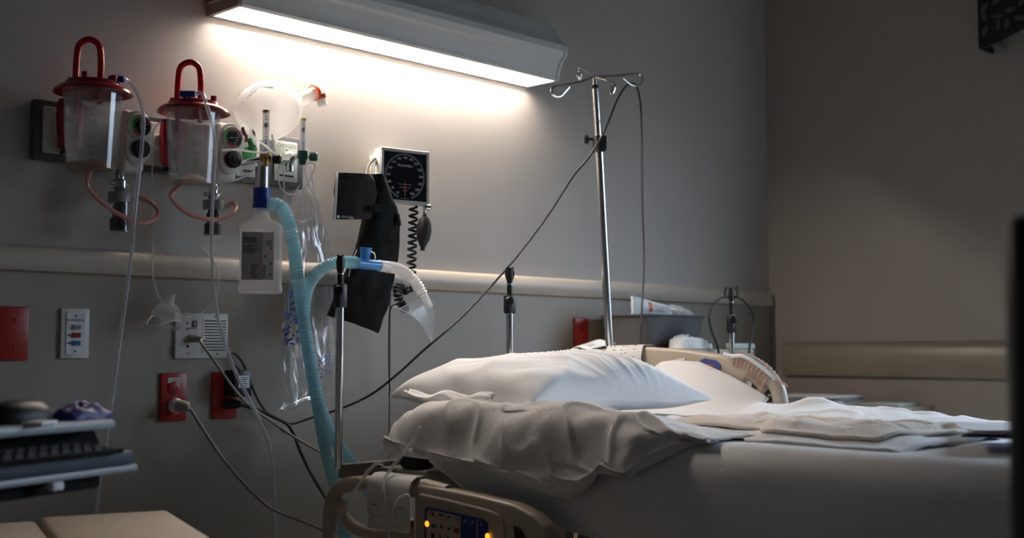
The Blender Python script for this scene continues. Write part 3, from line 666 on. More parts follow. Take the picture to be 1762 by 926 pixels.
for k, w in enumerate((.026, .022)): s.box(gpt(0, -.061 - k * .005, .0028), (w, .0004, .0018), rz=rg)
s.build('small_print', MATS['ink_dim'], fc, smooth=False)
MB().prism([gpt(-.0011, -.055, .0034), gpt(.0011, -.055, .0034), gpt(.0005, -.012, .0034), gpt(-.0005, -.012, .0034)], GN * .0006).build('needle', M_orange, fc, smooth=False)
wb = W(641, 285, .0); MB().box((W(660, 285, 0).x, -.035, wb.z), (W(690, 285, 0).x - wb.x, .07, .055), bev=.003).build('wall_bracket', M_cream, bp)
# cuff: a folded wide band
cf = thing('pressure_cuff', 'black nylon blood pressure cuff folded over beside the gauge', 'cuff', W(630, 570, .12))
def band(u, v):
    x = lerp_tab([(0, 650), (.5, 655), (1, 688)], v) if u > .5 else 0
    xl_ = lerp_tab([(0, 637), (.15, 630), (.45, 615), (.8, 581), (1, 566)], v); xr_ = lerp_tab([(0, 655), (.14, 682), (.22, 688), (.5, 686), (.8, 670), (1, 652)], v)
    yl_ = lerp_tab([(0, 300), (.2, 375), (.6, 460), (1, 543)], v); yr_ = lerp_tab([(0, 303), (.2, 375), (.6, 470), (1, 573)], v)
    p = W(xl_ + (xr_ - xl_) * u, yl_ + (yr_ - yl_) * u, .150 - .02 * v)
    return p + NW * (.030 * math.sin(math.pi * min(1, u * 1.0)) ** .7 * (1 - .5 * v) + .006 * nz(p, 30))
MB().grid(band, 24, 40, thick=(0, .010, 0)).build('hanging_band', M_fab, cf, angle=60)
def flap(u, v):
    xl_ = 581 - 4 * v; xr_ = lerp_tab([(0, 652), (.4, 664), (1, 650)], v)
    p = W(xl_ + (xr_ - xl_) * u, (297 + 80 * v) + u * (5 - 6 * v * u) , .172)
    return p + NW * (.016 * math.sin(math.pi * u) + .005 * nz(p, 35)) - NW * (.03 * sstep(.75, 1, u))
fl = MB().grid(flap, 24, 20, thick=(0, .010, 0)).build('folded_flap', M_fab2, cf, angle=60)
MB().tube([W(580, 297, .177), W(578, 335, .177), W(575.5, 378, .177)], .0035, 8, 8).build('edge_binding', M_haze, fl)
s = MB().text('Infra Edge', W(598, 373.5, .197), .0095, (.98, -.1, 0), (0, 0, 1)); s.lathe([(.0042, 0), (.0042, .0006)], W(582, 373, .183), NW, 14)
s.build('lettering', M_inkw, fl, smooth=False)
MB().grid(lambda u, v: W(642 + 22 * u, 351 + 13 * v + 2 * u, .203), 4, 4, thick=(0, .003, 0)).build('loop_patch', M_fab, fl)
MB().tube([W(628, 302, .155), W(632, 287, .13), W(640, 277, .10), W(645, 274, .075)], .0045, 8, 16).tube([W(641, 302, .155), W(643, 285, .12), W(646, 280, .075)], .004, 8, 12).build('cuff_hose', M_rubber, cf)
MB().tube([W(614, 430, .19), W(606, 450, .19), W(600, 476, .19)], .0014, 6, 8).build('tag_cord', M_haze, cf)
MB().cyl(W(684, 368, .17), W(688, 388, .17), .005, 10).build('hose_tip', M_rubber, cf)
# coiled hose
ch = thing('coiled_hose', 'black coiled rubber hose dangling below the pressure gauge', 'hose', W(705, 540, .10))
ca, cb2 = W(712, 356, .10), W(707, 485, .10)
pts = []
for k in range(15 * 12 + 1):
    t = k / (15 * 12); q = 2 * math.pi * k / 12 * .75; c = ca.lerp(cb2, t); pts.append(c + Vector((math.cos(q) * .011, math.sin(q) * .011, 0)))
MB().tube(pts, .0036, 8).build('coil', M_rubber, ch)
pts = []
for k in range(220):
    t = k / 219; q = t * 2 * math.pi * 13; big = t * 4.6 + .5
    c = W(695, 512, .062) + Vector((math.cos(big) * .030, math.sin(big * 1.3) * .014, math.sin(big) * .028)); rr = Vector((math.cos(big) * .012, 0, math.sin(big) * .012))
    pts.append(c + rr * math.cos(q) + Vector((0, .010 * math.sin(q), 0)))
MB().tube(pts, .0034, 8).build('coil_bunch', M_rubber, ch)
MB().tube([W(707, 485, .10), W(707, 495, .085), pts[0]], .0034, 8, 8).tube([W(716, 350, .09), W(717, 357, .10), ca + X1 * .011], .0034, 8, 8).build('lead', M_rubber, ch)
bl = thing('inflation_bulb', 'black rubber inflation bulb with chrome valve under the gauge', 'bulb', W(728, 430, .140))
ba, bb = W(731, 372, .140), W(727, 430, .140)
MB().lathe([(.006, 0), (.013, .006), (.019, .022), (.0215, .042), (.018, .064), (.011, .080), (.006, .088), (.007, .092), (.006, .096), (.0, .097)], ba, bb - ba, 24).build('bulb', M_rubber, bl)
MB().cyl(W(732, 350, .105), ba, .006, 14).lathe([(.008, 0), (.009, .004), (.009, .012), (.006, .015)], W(732, 357, .140), Vector((.9, -.4, 0)), 16).build('chrome_valve', M_chrome, bl)
one_tube('thin_black_cord', px_path([(690, 520, .09), (674, 528, .08), (670, 545, .06), (669, 600, .05), (670, 655, .05), (671, 672, .05), (669, 679, .05)]), .0022, M_rubber, 'thin black cord hanging straight down from the coiled hose', 'cord', res=40)

# ------------------------------------------------------------------ wall plates, outlets, plugs
def plate(px, py, w, h, m, name, label, cat, group=None):
    c = W(px, py, 0); t = thing(name, label, cat, (c.x, -.006, c.z - h / 2), group)
    MB().box((c.x, -.0095, c.z), (w, .008, h), bev=.003).build('cover_plate', m, t); return t, Vector((c.x, -.0135, c.z))
def screw(b, p): b.lathe([(.0032, 0), (.0032, .0008), (.0022, .0014), (.0, .0014)], p, NW, 10)
t, c = plate(14, 574, .080, .118, M_redpl, 'blank_outlet_plate', 'red blank cover plate with two screws beside the call-button plate', 'wall plate')
b = MB(); screw(b, c + Vector((.008, 0, .030))); screw(b, c + Vector((.008, 0, -.030))); b.build('screw', M_red, t)
t, c = plate(125, 574, .068, .114, M_white, 'call_button_plate', 'white wall plate with grey, red and blue buttons', 'wall plate')
MB().box(c + Vector((0, -.0008, 0)), (.046, .002, .096), bev=.001, seg=1).build('insert', M_label, t)
MB().box(c + Vector((-.001, -.0022, .030)), (.042, .001, .005)).build('name_strip', M_grey, t)
for z, m, tx in ((.014, M_grey, 'Cancel'), (-.004, M_redpl, 'Code'), (-.022, mat('button_blue', (.03, .20, .50), .4), 'Staff')):
    k = MB().box(c + Vector((.001, -.0035, z)), (.020, .004, .011), bev=.001, seg=1).build('button', m, t)
    MB().text(tx, c + Vector((.001, -.0057, z)), .0062).build('lettering', M_ink, k, smooth=False)
    if z < 0: MB().lathe([(.0022, 0), (.0022, .0012)], c + Vector((-.016, -.0018, z)), NW, 10).build('indicator', M_ink, t)
b = MB(); screw(b, c + Vector((0, -.0018, .040))); screw(b, c + Vector((0, -.0018, -.040))); b.build('screw', M_grey, t)
# intercom
t, c = plate(343, 578, .148, .112, M_white, 'intercom_plate', 'wide white nurse-call intercom plate with slotted speaker grille', 'wall plate')
b = MB()
for k in range(11): b.box(c + Vector((.036, -.0002, .037 - k * .0072)), (.060, .0012, .0034))
b.build('speaker_slot', M_dgrey, t, smooth=False)
MB().box(c + Vector((.0005, -.0004, 0)), (.0012, .001, .086)).build('divider', M_grey, t, smooth=False)
k = MB().box(c + Vector((-.022, -.001, .029)), (.014, .003, .016), bev=.001, seg=1).build('status_lamp', M_dgrey, t); MB().box(c + Vector((-.022, -.0028, .029)), (.007, .001, .009)).build('lens', M_grey, k)
b = MB()
for x, z, r in ((-.042, .030, .0022), (-.042, .016, .0022), (-.040, -.026, .0036)): b.lathe([(r, 0), (r, .0012)], c + Vector((x, 0, z)), NW, 12)
b.box(c + Vector((-.028, -.0004, .018)), (.03, .0008, .0014)); b.build('jack', M_ink, t)
MB().box(c + Vector((-.026, -.002, -.014)), (.050, .004, .004), bev=.001, seg=1).build('ledge', M_grey, t)
b = MB()
for x, z in ((.036, .047), (-.038, -.044), (.044, -.044)): screw(b, c + Vector((x, 0, z)))
b.build('screw', M_grey, t)
ipl = c + Vector((-.036, 0, -.006))
# red outlets
def outlet(px, py, label, text=None):
    t, c = plate(px, py, .070, .115, M_redpl, 'emergency_outlet', label, 'outlet', 'red duplex outlets')
    for z in (.021, -.021):
        r = MB().lathe([(.0165, 0), (.0165, .002), (.0155, .0026), (.0, .0026)], c + Vector((0, .0005, z)), NW, 24).build('receptacle', M_redpl, t)
        MB().box(c + Vector((-.006, -.0024, z + .002)), (.0022, .001, .0075)).box(c + Vector((.006, -.0024, z + .002)), (.0022, .001, .006)).lathe([(.0026, 0), (.0026, .001)], c + Vector((0, -.002, z - .008)), NW, 10).build('slot', M_ink, r, smooth=False)
    if text:
        l = MB().box(c + Vector((.002, -.0006, .040)), (.038, .0012, .012)).build('tag', M_label, t, smooth=False)
        MB().text(text, c + Vector((.002, -.0014, .040)), .0095).build('lettering', M_ink, l, smooth=False)
    return c
o1 = outlet(294, 683, 'red duplex outlet labelled LC2A-30 with a clear plug in it', 'LC2A-30')
o2 = outlet(382, 680, 'red duplex outlet holding a black power adapter')
o3 = outlet(996, 578, 'red duplex outlet beside the bedside cabinet')
pg = thing('hospital_plug', 'grey power cord with clear round plug in the LC2A-30 outlet', 'power cord', o1 + Vector((0, -.003, -.021)))
pc = o1 + Vector((0, -.003, -.021)); pd = Vector((.35, -.9, -.05)).normalized()
MB().lathe([(.017, 0), (.018, .004), (.018, .014), (.014, .018)], pc, NW, 24).build('plug_face', M_haze, pg)
MB().lathe([(.014, 0), (.015, .010), (.012, .028), (.007, .034)], pc + NW * .016, pd, 20).build('plug_body', mat('smoke_plug', (.40, .37, .33), .35, alpha=.9), pg)
MB().tube([pc + NW * .016 + pd * .03] + px_path([(330, 708, .06), (350, 740, .07), (378, 782, .08), (410, 822, .10), (440, 853, .12), (468, 876, .14), (510, 894, .16), (555, 912, .20), (600, 940, .26)]), .0042, 8, 60).build('cord', M_cord, pg)
ad = thing('power_adapter', 'black power adapter block with white label plugged in the red outlet', 'adapter', o2 + Vector((.018, -.003, .0)))
ac = o2 + Vector((.020, -.026, .030))
k = MB().box(ac, (.052, .046, .066), bev=.004).build('block', M_black, ad)
MB().box(ac + Vector((.002, -.0236, .004)), (.030, .001, .030)).build('rating_label', M_label, k, smooth=False)
s = MB()
for j in range(5): s.box(ac + Vector((.001, -.0243, .014 - j * .005)), (.022 - (j % 3) * .004, .0006, .0018))
s.build('print', M_ink, k, smooth=False)
MB().tube([ac + Vector((0, -.01, .03))] + px_path([(392, 613, .045), (402, 608, .036), (416, 622, .030), (428, 650, .028), (440, 680, .028), (456, 706, .028), (476, 719, .028), (494, 727, .028)]), .0028, 8, 50).build('cord', M_rubber, ad)
bpg = thing('black_plug', 'black moulded plug under the power adapter with a thick black cord', 'power cord', o2 + Vector((0, -.003, -.021)))
c = o2 + Vector((0, -.003, -.021))
MB().lathe([(.014, 0), (.014, .012), (.011, .030), (.006, .042)], c, Vector((.55, -.8, -.05)), 18).build('plug', M_black, bpg)
MB().cyl(W(410, 694, .035), W(417, 698, .035), .0045, 10).build('cable_tag', M_label, bpg)
MB().tube([c + Vector((.022, -.032, -.003))] + px_path([(420, 698, .050), (445, 706, .060), (472, 718, .062), (494, 730, .064), (506, 748, .07), (516, 775, .09), (530, 805, .12), (545, 832, .16), (560, 856, .22), (572, 880, .28)]), .0045, 8, 60).build('cord', M_rubber, bpg)
nc = thing('nurse_call_cord', 'grey nurse-call cord plugged into the intercom plate', 'cord', ipl)
MB().lathe([(.0085, 0), (.0085, .012), (.0065, .030), (.0045, .036)], ipl, Vector((.75, -.66, -.05)), 16).build('plug', M_cord, nc)
MB().tube([ipl + Vector((.027, -.024, -.002))] + px_path([(345, 588, .055), (362, 612, .072), (385, 645, .088), (408, 676, .088), (432, 700, .086), (462, 722, .086), (500, 748, .09), (540, 772, .11), (580, 793, .125), (612, 805, .18), (640, 815, .22)]), .0036, 8, 60).build('cord', M_cord, nc)
MB().cyl(W(484, 738, .088), W(494, 744, .089), .0055, 10).build('sleeve', M_cord, nc)

# ------------------------------------------------------------------ bed
BZ = EYE - .172          # mattress top
SN, SF, DH, DFt = .285, 1.180, .545, 2.56
bed = thing('hospital_bed', 'beige hospital bed with raised side rails and control panel', 'bed', ((SN + SF) / 2, -1.5, 0))
MB().box(((SN + SF) / 2, -(.37 + 2.56) / 2, BZ - .120), (SF - SN - .075, 2.50 - .37, .036), bev=.006).build('deck', M_frame, bed)
MB().box(((SN + SF) / 2 + .05, -.345, BZ - .112), (SF - SN + .16, .03, .034), bev=.004).build('head_crossbar', M_frame, bed)
MB().box(((SN + SF) / 2, -1.5, .36), (.5, 1.5, .10), bev=.01).build('chassis', M_frame, bed)
for y in (-.85, -2.15): MB().box(((SN + SF) / 2, y, .52), (.30, .12, .34), bev=.01).build('lift_column', M_frame, bed)
for x in (SN + .08, SF - .08):
    for y in (-.65, -2.4):
        cs = MB().cyl((x, y, .16), (x, y, .34), .018, 14).build('caster_fork', M_frame, bed)
        MB().cyl((x - .02, y, .075), (x + .02, y, .075), .075, 24).cyl((x, y, .06), (x, y, .18), .015).build('wheel', M_rubber, cs)
    MB().box((x, -1.5, .30), (.05, 1.9, .06), bev=.008).build('base_beam', M_frame, bed)
MB().box((SN + .07, -.500, BZ - .083), (.06, .06, .036), bev=.008).build('corner_bumper', M_black, bed)
def rail2d(pp, x): return [PX(px, py, x) for px, py in pp]
XN = .20
# near head rail: tubular loop + control panel
loop = rail2d([(556, 990), (556, 900), (559, 868), (572, 843), (596, 834), (650, 834), (712, 838), (760, 850)], XN)
nr = MB().tube([p + X1 * .02 for p in loop], .0175, 14, 60).build('head_rail', M_bed, bed, label='near beige side rail')
MB().tube([p + X1 * .02 for p in rail2d([(578, 862), (578, 885), (590, 903), (612, 916), (650, 920), (730, 922)], XN)], .014, 12, 40).build('rail_grip', M_bed, nr)
pn = [(712, 832), (760, 841), (820, 853), (881, 868), (915, 886), (936, 908), (946, 935), (952, 1010), (712, 1010)]
MB().prism(rail2d(pn, XN), (.040, 0, 0), bev=.007).build('rail_panel', M_bed, nr)
MB().tube([p - X1 * .001 for p in rail2d([(724, 852), (790, 867), (850, 884), (866, 900), (868, 960)], XN)], .004, 8, 30).build('panel_bead', M_bed, nr)
MB().prism(rail2d([(884, 904), (898, 912), (906, 930), (908, 980), (890, 980)], XN - .002), (-.001, 0, 0)).build('grip_hole_shade', M_black, nr, smooth=False)  # flat black patch on the panel, painting the shade inside the grip hole
cp = rail2d([(732, 876), (737, 872), (832, 893), (840, 899), (846, 990), (730, 985)], XN)
kp = MB().prism(cp, (-.003, 0, 0), bev=.001).build('control_panel', M_bluepad, nr)
def kq(pts, m, nm, off=.0036, par=kp): return MB().prism(rail2d(pts, XN - off), (-.0008, 0, 0)).build(nm, m, par, smooth=False)
kq([(735, 880), (739, 877), (793, 889), (792, 985), (733, 985)], M_bed, 'key_field')
kq([(794, 890), (830, 897), (836, 902), (842, 985), (793, 985)], M_bluepad, 'blue_key_field')
for px, py in ((735, 901.5), (839, 923)): MB().lathe([(.0062, 0), (.0062, .001), (.004, .0024), (.0, .0026)], PX(px, py, XN - .004), (-1, 0, 0), 14).build('amber_light', M_led, kp)
for pts in ([(742, 879), (744, 878), (745, 883), (748, 887), (747, 889), (743, 885)], [(754, 884), (757, 884), (764, 887), (763, 889), (755, 887)], [(768, 890), (776, 888), (776, 890), (769, 892)], [(783, 889), (785, 890), (791, 896), (789, 896)],
            [(757, 906), (761, 903), (761, 911)], [(770, 906), (776, 910), (771, 913)], [(742, 917), (748, 918), (747, 926), (743, 926)], [(755, 920), (759, 922), (758, 928)], [(768, 924), (774, 925), (773, 931), (768, 931)]):
    kq(pts, M_ink, 'key_symbol', .0046)
kq([(742, 901), (750, 903), (750, 909), (742, 908)], mat('key_green', (.02, .16, .14), .5), 'key_symbol', .0046)
kq([(781, 908), (790, 910), (790, 919), (781, 917)], mat('key_red', (.32, .05, .02), .5), 'key_symbol', .0046)
for x in (800, 813, 828): kq([(x - 3, 898 + (x - 800) * .2), (x + 3, 899 + (x - 800) * .2), (x, 892 + (x - 800) * .2)], M_alu, 'key_symbol', .0046)
kq([(820, 893), (822, 893), (823, 985), (821, 985)], M_alu, 'key_divider', .0046)
for y in (-.60, -.90): MB().box((XN + .060, y, BZ - .31), (.05, .05, .22), bev=.006).build('rail_arm', M_frame, nr)
# far head rail
XF = 1.195
po2 = [(985, 612), (1040, 601), (1110, 597), (1180, 602), (1235, 610), (1275, 620), (1292, 632), (1280, 655), (1275, 720), (985, 720)]
fr_ = MB().prism(rail2d(po2, XF), (.045, 0, 0), bev=.010).build('head_rail', M_bed, bed, label='far beige side rail')
MB().tube([p + X1 * .022 for p in rail2d([(1255, 622), (1290, 632), (1315, 650), (1332, 675), (1338, 720)], XF)], .020, 14, 40).build('rail_grip', M_bed, fr_)
MB().tube([p + X1 * .015 for p in rail2d([(1280, 645), (1296, 655), (1310, 672)], XF)], .012, 12, 16).build('cord_wrap', M_gauze, fr_)
MB().prism(rail2d([(1203, 622), (1212, 617), (1232, 620), (1240, 627), (1240, 637), (1205, 632)], XF - .001), (-.002, 0, 0)).build('rail_badge', mat('badge_blue', (.05, .09, .32), .4), fr_)
MB().prism(rail2d([(1215, 626), (1230, 629), (1229, 631), (1216, 628)], XF - .0035), (-.0005, 0, 0)).build('badge_mark', M_orange, fr_, smooth=False)
MB().tube([p + X1 * .008 for p in rail2d([(1143, 650), (1148, 634), (1162, 625), (1180, 622)], XF)], .013, 12, 20).build('rail_bead', M_bed, fr_)
for y in (-.4, -.8): MB().box((XF + .02, y, BZ - .20), (.04, .05, .20), bev=.006).build('rail_arm', M_frame, fr_)

# ------------------------------------------------------------------ mattress with fitted sheet
def rounded_box(hx, hy, hz, rx, rz, n=(46, 90, 14)):
    b = bmesh.new(); V = {}; F_ = []
    def pt(a, bb, c):
        p = Vector((a * hx, bb * hy, c * hz))
        core = Vector((max(-hx + rx, min(hx - rx, p.x)), max(-hy + rx, min(hy - rx, p.y)), 0)); e = Vector((p.x - core.x, p.y - core.y, 0))
        if e.length > 1e-6: m_ = max(abs(e.x), abs(e.y)); e = e.normalized() * m_
        xy = core + e
        # inset by the vertical rounding
        zz = max(-hz + rz, min(hz - rz, p.z)); k = abs(p.z - zz) / rz; edge = max(abs(a), abs(bb))
        ins = rz * (1 - math.sqrt(max(0, 1 - k * k)))
        dx = min(hx, hy); return xy, p.z, ins
    return pt
mt = MB(); hx, hy, hz = (SF - SN) / 2, (DFt - DH) / 2, .088
cx, cy = (SF + SN) / 2, -(DH + DFt) / 2
nsec = []
def msec(zr, ins): return (zr, hx - ins, hy - ins)
rzv = .05
secs = []
for k in range(7): q = math.pi / 2 * k / 6; secs.append((-hz + rzv * (1 - math.sin(q)) * .8, rzv * (1 - math.cos(q)) * 0 + rzv * (1 - math.sin(q)) ** 2))
secs = [(hz - .097, .034), (-hz, .030), (-hz + .006, .020), (-hz + .02, .008), (-hz + .04, .001), (0, 0), (hz - .055, .002), (hz - .036, .009), (hz - .020, .024), (hz - .008, .046), (hz - .002, .066), (hz, .085)]
per = []
rc_ = .11; N_ = 40
def outline(ins):
    a, b_ = hx - ins, hy - ins; r = max(.03, rc_ - ins * .5); P = []
    for (sx, sy, q0) in ((1, 1, 0), (-1, 1, 90), (-1, -1, 180), (1, -1, 270)):
        for k in range(9): q = math.radians(q0 + 10 * k); P.append((sx * (a - r) + r * math.cos(q) * 1, sy * (b_ - r) + r * math.sin(q)))
        n0 = 22 if q0 in (0, 180) else 60
        nx_, ny_ = {0: (-1, 1), 90: (-1, -1), 180: (1, -1), 270: (1, 1)}[q0]
        e = P[-1]; q2 = math.radians(q0 + 90); nxt = (nx_ * (a - r) + r * math.cos(q2), ny_ * (b_ - r) + r * math.sin(q2))
        for k in range(1, n0): t = k / n0; P.append((e[0] + (nxt[0] - e[0]) * t, e[1] + (nxt[1] - e[1]) * t))
    return P
V = []; rows = []
for z, ins in secs:
    P = outline(ins); row = []
    for x, y in P:
        p = Vector((cx + x, cy + y, BZ - hz + z)); d = -p.y
        up = sstep(.80, .60, d) * .070; low = max(0, min(1, (BZ - .05 - p.z) / (2 * hz - .05)))
        if z != secs[0][0]: p.z += up * low * 1.2 - (.012 * sstep(.7, 1.0, d) + .11 * sstep(.95, 1.6, d)) * low
        side = min(1, max(0, (BZ - p.z) / .05))
        if p.x < cx: p.x -= side * (.010 * nz((p.y * 2.2, p.z * 9, 0), 1, 2) + .006 * nz((p.y * 7, p.z * 14, 0), 1, 4)); p.z += (1 - side) * .006 * nz((p.x * 3, p.y * 5, 0), 1, 5)
        row.append(len(V)); V.append(p)
    rows.append(row)
n_ = len(rows[0])
Fm = [(rows[i][k], rows[i][(k + 1) % n_], rows[i + 1][(k + 1) % n_], rows[i + 1][k]) for i in range(len(rows) - 1) for k in range(n_)]
Fm += [tuple(rows[-1]), tuple(reversed(rows[0]))]
tag(MB().add(V, Fm).build('mattress', M_linen, angle=180), 'thick mattress in a tight white fitted sheet on the bed', 'mattress')

# ------------------------------------------------------------------ cloths on the bed
ZT = BZ + .002
# rumpled crepe blanket along the near edge, hanging over the side
hem = [(.47, -.165), (.50, -.185), (.55, -.205), (.70, -.222), (.84, -.243), (.93, -.262), (1.01, -.282), (1.06, -.284), (1.10, -.272), (1.135, -.240), (1.155, -.205), (1.18, -.222), (1.215, -.236), (1.24, -.205), (1.28, -.170), (1.33, -.160)]
puf = [(.50, .012), (.54, .042), (.60, .056), (.66, .060), (.80, .064), (.95, .064), (1.08, .056), (1.18, .040), (1.26, .022), (1.34, .008)]
def blanket(u, v):
    d = .515 + .825 * v; pf = lerp_tab(puf, d) * (1 + .30 * nz((d * 6, 3, 0), 1, 5)); zh = EYE + lerp_tab(hem, d); zm = ZT - .055
    ie = sstep(.88, .98, d); ctl = [Vector((.58 - .08 * ie, 0, ZT + .005)), Vector((.45, 0, ZT + .006 + pf * (.12 + .35 * ie))), Vector((.365, 0, ZT + pf * (.50 + .45 * ie))), Vector((.312, 0, ZT + pf)), Vector((.264, 0, ZT + pf * .48)), Vector((.241, 0, min(zm, ZT - .02))), Vector((.237, 0, (zm + zh) / 2)), Vector((.244, 0, zh))]
    kk_ = sstep(1.33, 1.20, d)
    if kk_ < 1:
        for j_ in range(4, 8): ctl[j_] = Vector((.36 - .012 * (j_ - 4), 0, ZT + .004)).lerp(ctl[j_], kk_)
    k = u * 7; i = min(6, int(k)); t = k - i; P_ = [ctl[max(0, i - 1)], ctl[i], ctl[i + 1], ctl[min(7, i + 2)]]
    a, b_, c_, d_ = P_; p = .5 * ((2 * b_) + (c_ - a) * t + (2 * a - 5 * b_ + 4 * c_ - d_) * t * t + (3 * b_ - a - 3 * c_ + d_) * t ** 3)
    p.y = -d
    w = sstep(.25 - .2 * ie, .50 - .2 * ie, u) * (.4 + .6 * sstep(.46, .60, d)) * (1 - .5 * sstep(1.15, 1.34, d))
    r1_ = (1 - abs(nz((d * 4.2 + u * 1.8, u * 2.6 - d * 2, 0), 1, 1)) * 2.2); r2_ = (1 - abs(nz((d * 8 - u * 3.0, u * 4 + d * 3, 0), 1, 9)) * 2.2)
    f2_ = nz((d * 26, u * 10, 0), 1, 2)
    cr1 = math.exp(-(nz((d * 4.5 + u * 2.2, u * 2.0 - d * 2.5, 0), 1, 1) / .10) ** 2); cr2 = math.exp(-(nz((d * 9 - u * 3.5, u * 4 + d * 4, 0), 1, 9) / .12) ** 2)
    amp = (.016 * nz((d * 4.5, u * 3, 1), 1, 13) + .011 * nz((d * 10 + u * 4, u * 5, 1), 1, 15) + .008 * cr1 + .0055 * cr2 + .0022 * f2_ - .004) * w
    nrm = Vector((-.75 if u > .5 else -.15, 0, .25 if u > .7 else 1)).normalized()
    p += nrm * amp
    p.x = min(p.x, .256) if u > .78 and kk_ >= 1 else p.x
    if d < .58: p.z -= .02 * sstep(.58, .515, d) * (1 - u)
    return p
tag(MB().grid(blanket, 80, 150, thick=(.003, 0, -.004)).build('crepe_blanket', M_crepe, angle=180), 'rumpled white crepe blanket hanging over the mattress edge beside the pillow', 'blanket')
# pillow
pcx, pcy = .672, -.640
Rp = Matrix.Rotation(math.radians(-3), 3, 'Z')
def pil(sgn):
    def fn(u, v):
        a, b_ = u * 2 - 1, v * 2 - 1
        e = max(0, (1 - abs(a) ** (4.2 if a < 0 else 2.8))) ** (.42 if a < 0 else .55) * max(0, (1 - abs(b_) ** 3.0)) ** .50
        pin = 1 - .07 * (1 - abs(b_) ** 2) * abs(a) ** 6; pin2 = 1 - .10 * (1 - abs(a) ** 2) * abs(b_) ** 6
        x, y = a * .312 * pin, b_ * .250 * pin2
        h = .100 * e if sgn > 0 else -.030 * e
        if sgn > 0:
            h *= 1 + .10 * math.sin(a * 2.2 + .6)
            # creases that run across the pillow and gather towards the foot edge
            k = sstep(1.0, -.2, b_) * e
            ph = 26 * (a + .45 * b_) + 5.0 * nz((a * 1.5, b_ * 1.6, 0), 1, 3)
            w = sstep(.75, .0, abs(a - .22)) * (.35 + .65 * sstep(.3, -.7, b_))
            h += k * w * (.009 * (1 - abs(math.sin(ph))) ** 2 + .005 * (1 - abs(math.sin(ph * 1.73 + 2))) ** 2)
            h += e * .009 * nz((a * 1.8 + b_, b_ * 2.2, 0), 1, 6) + e * .004 * nz((a * 6 + 3 * b_, b_ * 4, 0), 1, 7)
            h += e * .012 * (1 - abs(math.sin(7 * (a * .8 - b_ * .55) + 2 * nz((a, b_, 0), 1.5, 8)))) * sstep(.1, -.7, a)
        p = Rp @ Vector((x, y, 0)); z0_ = .054 - .012 * (a if a > 0 else 0) + .014 * nz((a * 3, b_ * 3, 0), 1, 12) * max(abs(a), abs(b_)) ** 4
        return Vector((pcx + p.x, pcy + p.y, ZT + .002 + z0_ + h))
    return fn
pw = MB().grid(pil(1), 110, 80); pw.grid(pil(-1), 110, 80)
po3 = tag(pw.build('pillow', M_pillow, angle=180), 'plump white pillow in a creased pillowcase at the head of the bed', 'pillow')
def hemf(u, v):
    a = -.93 - .07 * v; b_ = u * 1.2 - .50
    p = Rp @ Vector((a * .325, b_ * .25, 0)); return Vector((pcx + p.x, pcy + p.y, ZT + .070 - .008 * v * v + .012 * nz((u * 5, v * 2, 0), 1, 4) + .006 * math.sin(u * 14)))
MB().grid(hemf, 30, 6, thick=(0, 0, -.003)).build('pillowcase_hem', M_pillow, po3, angle=180)
# top sheet drawn up over the far rail
def farsheet(u, v):
    d = .50 + .425 * v
    top = lerp_tab([(.50, -.085), (.54, -.060), (.58, -.034), (.64, -.026), (.71, -.027), (.80, -.062), (.93, -.125), (1.06, -.155)], d) + EYE
    t = u; s = .95 + .232 * t ** .75; z = ZT + .006 + (top - ZT - .006) * t ** 1.9
    return Vector((s, -d, z + .006 * nz((d * 8, u * 4, 0), 1, 3)))
tag(MB().grid(farsheet, 24, 50, thick=(.003, 0, -.004)).build('draw_sheet', M_linen, angle=180), 'white sheet drawn up against the far bed rail', 'sheet')
# loose cover sheet over the middle of the bed
def cover(u, v):
    d = .93 + .75 * v; st = .40 + .16 * sstep(1.38, 1.26, d); s = st + (1.185 - st) * u
    hump = .024 * math.exp(-((d - 1.07) / .040) ** 2) * sstep(.80, 1.0, u) + .022 * sstep(.55, .95, u) * sstep(1.55, 1.25, d)
    edge = -.008 * sstep(.93, 1.0, u) * (1 - sstep(1.35, 1.45, d) * .5)
    z = ZT + .003 + .007 * sstep(0, .15, u) + hump + edge + .010 * nz((s * 5, d * 5, 0), 1, 2) * (.3 + u) + .011 * abs(nz((s * 7 + d * 6, d * 6, 0), 1, 7)) + .006 * math.exp(-(nz((s * 3 - d * 4, d * 5 + s * 3, 0), 1, 17) / .07) ** 2) * sstep(0, .3, u)
    if v > .96: z -= .008 * (v - .96) / .04
    return Vector((s, -d, z))
tag(MB().grid(cover, 70, 70, thick=(0, 0, -.004)).build('cover_sheet', M_linen, angle=180), 'loose rumpled white cover sheet across the middle of the bed', 'sheet')
def pad(u, v):
    d = 1.02 + .59 * v + .05 * u; ps = .465 + .125 * sstep(1.38, 1.26, d); s = ps + (.865 - ps) * u; cs = .40 + .16 * sstep(1.38, 1.26, d)
    cr = 0
    for k, (a0, sl) in enumerate(((.10, .25), (.30, -.15), (.52, .30), (.74, -.2), (.88, .1))):
        cr -= .0045 * math.exp(-((v - a0 - sl * (u - .5)) / .012) ** 2)
    cr -= .004 * math.exp(-((u - .33 - .1 * nz((v * 4, 0, 0), 1, 1)) / .02) ** 2) + .006 * math.exp(-((u - .66 - .1 * nz((v * 3, 4, 0), 1, 1)) / .02) ** 2)
    c0 = cover((s - cs) / (1.185 - cs), max(0, min(1, (d - .93) / .75)))
    return Vector((s, -d, c0.z + .0085 + max(0, .009 * min(1, 6 * u, 6 * (1 - u), 8 * v, 8 * (1 - v)) + cr + .006 * nz((u * 5, v * 6, 0), 1, 4))))
tag(MB().grid(pad, 60, 90, thick=(0, 0, -.006)).build('underpad', M_pad, angle=180), 'beige quilted absorbent pad laid creased on the bed sheet', 'pad')
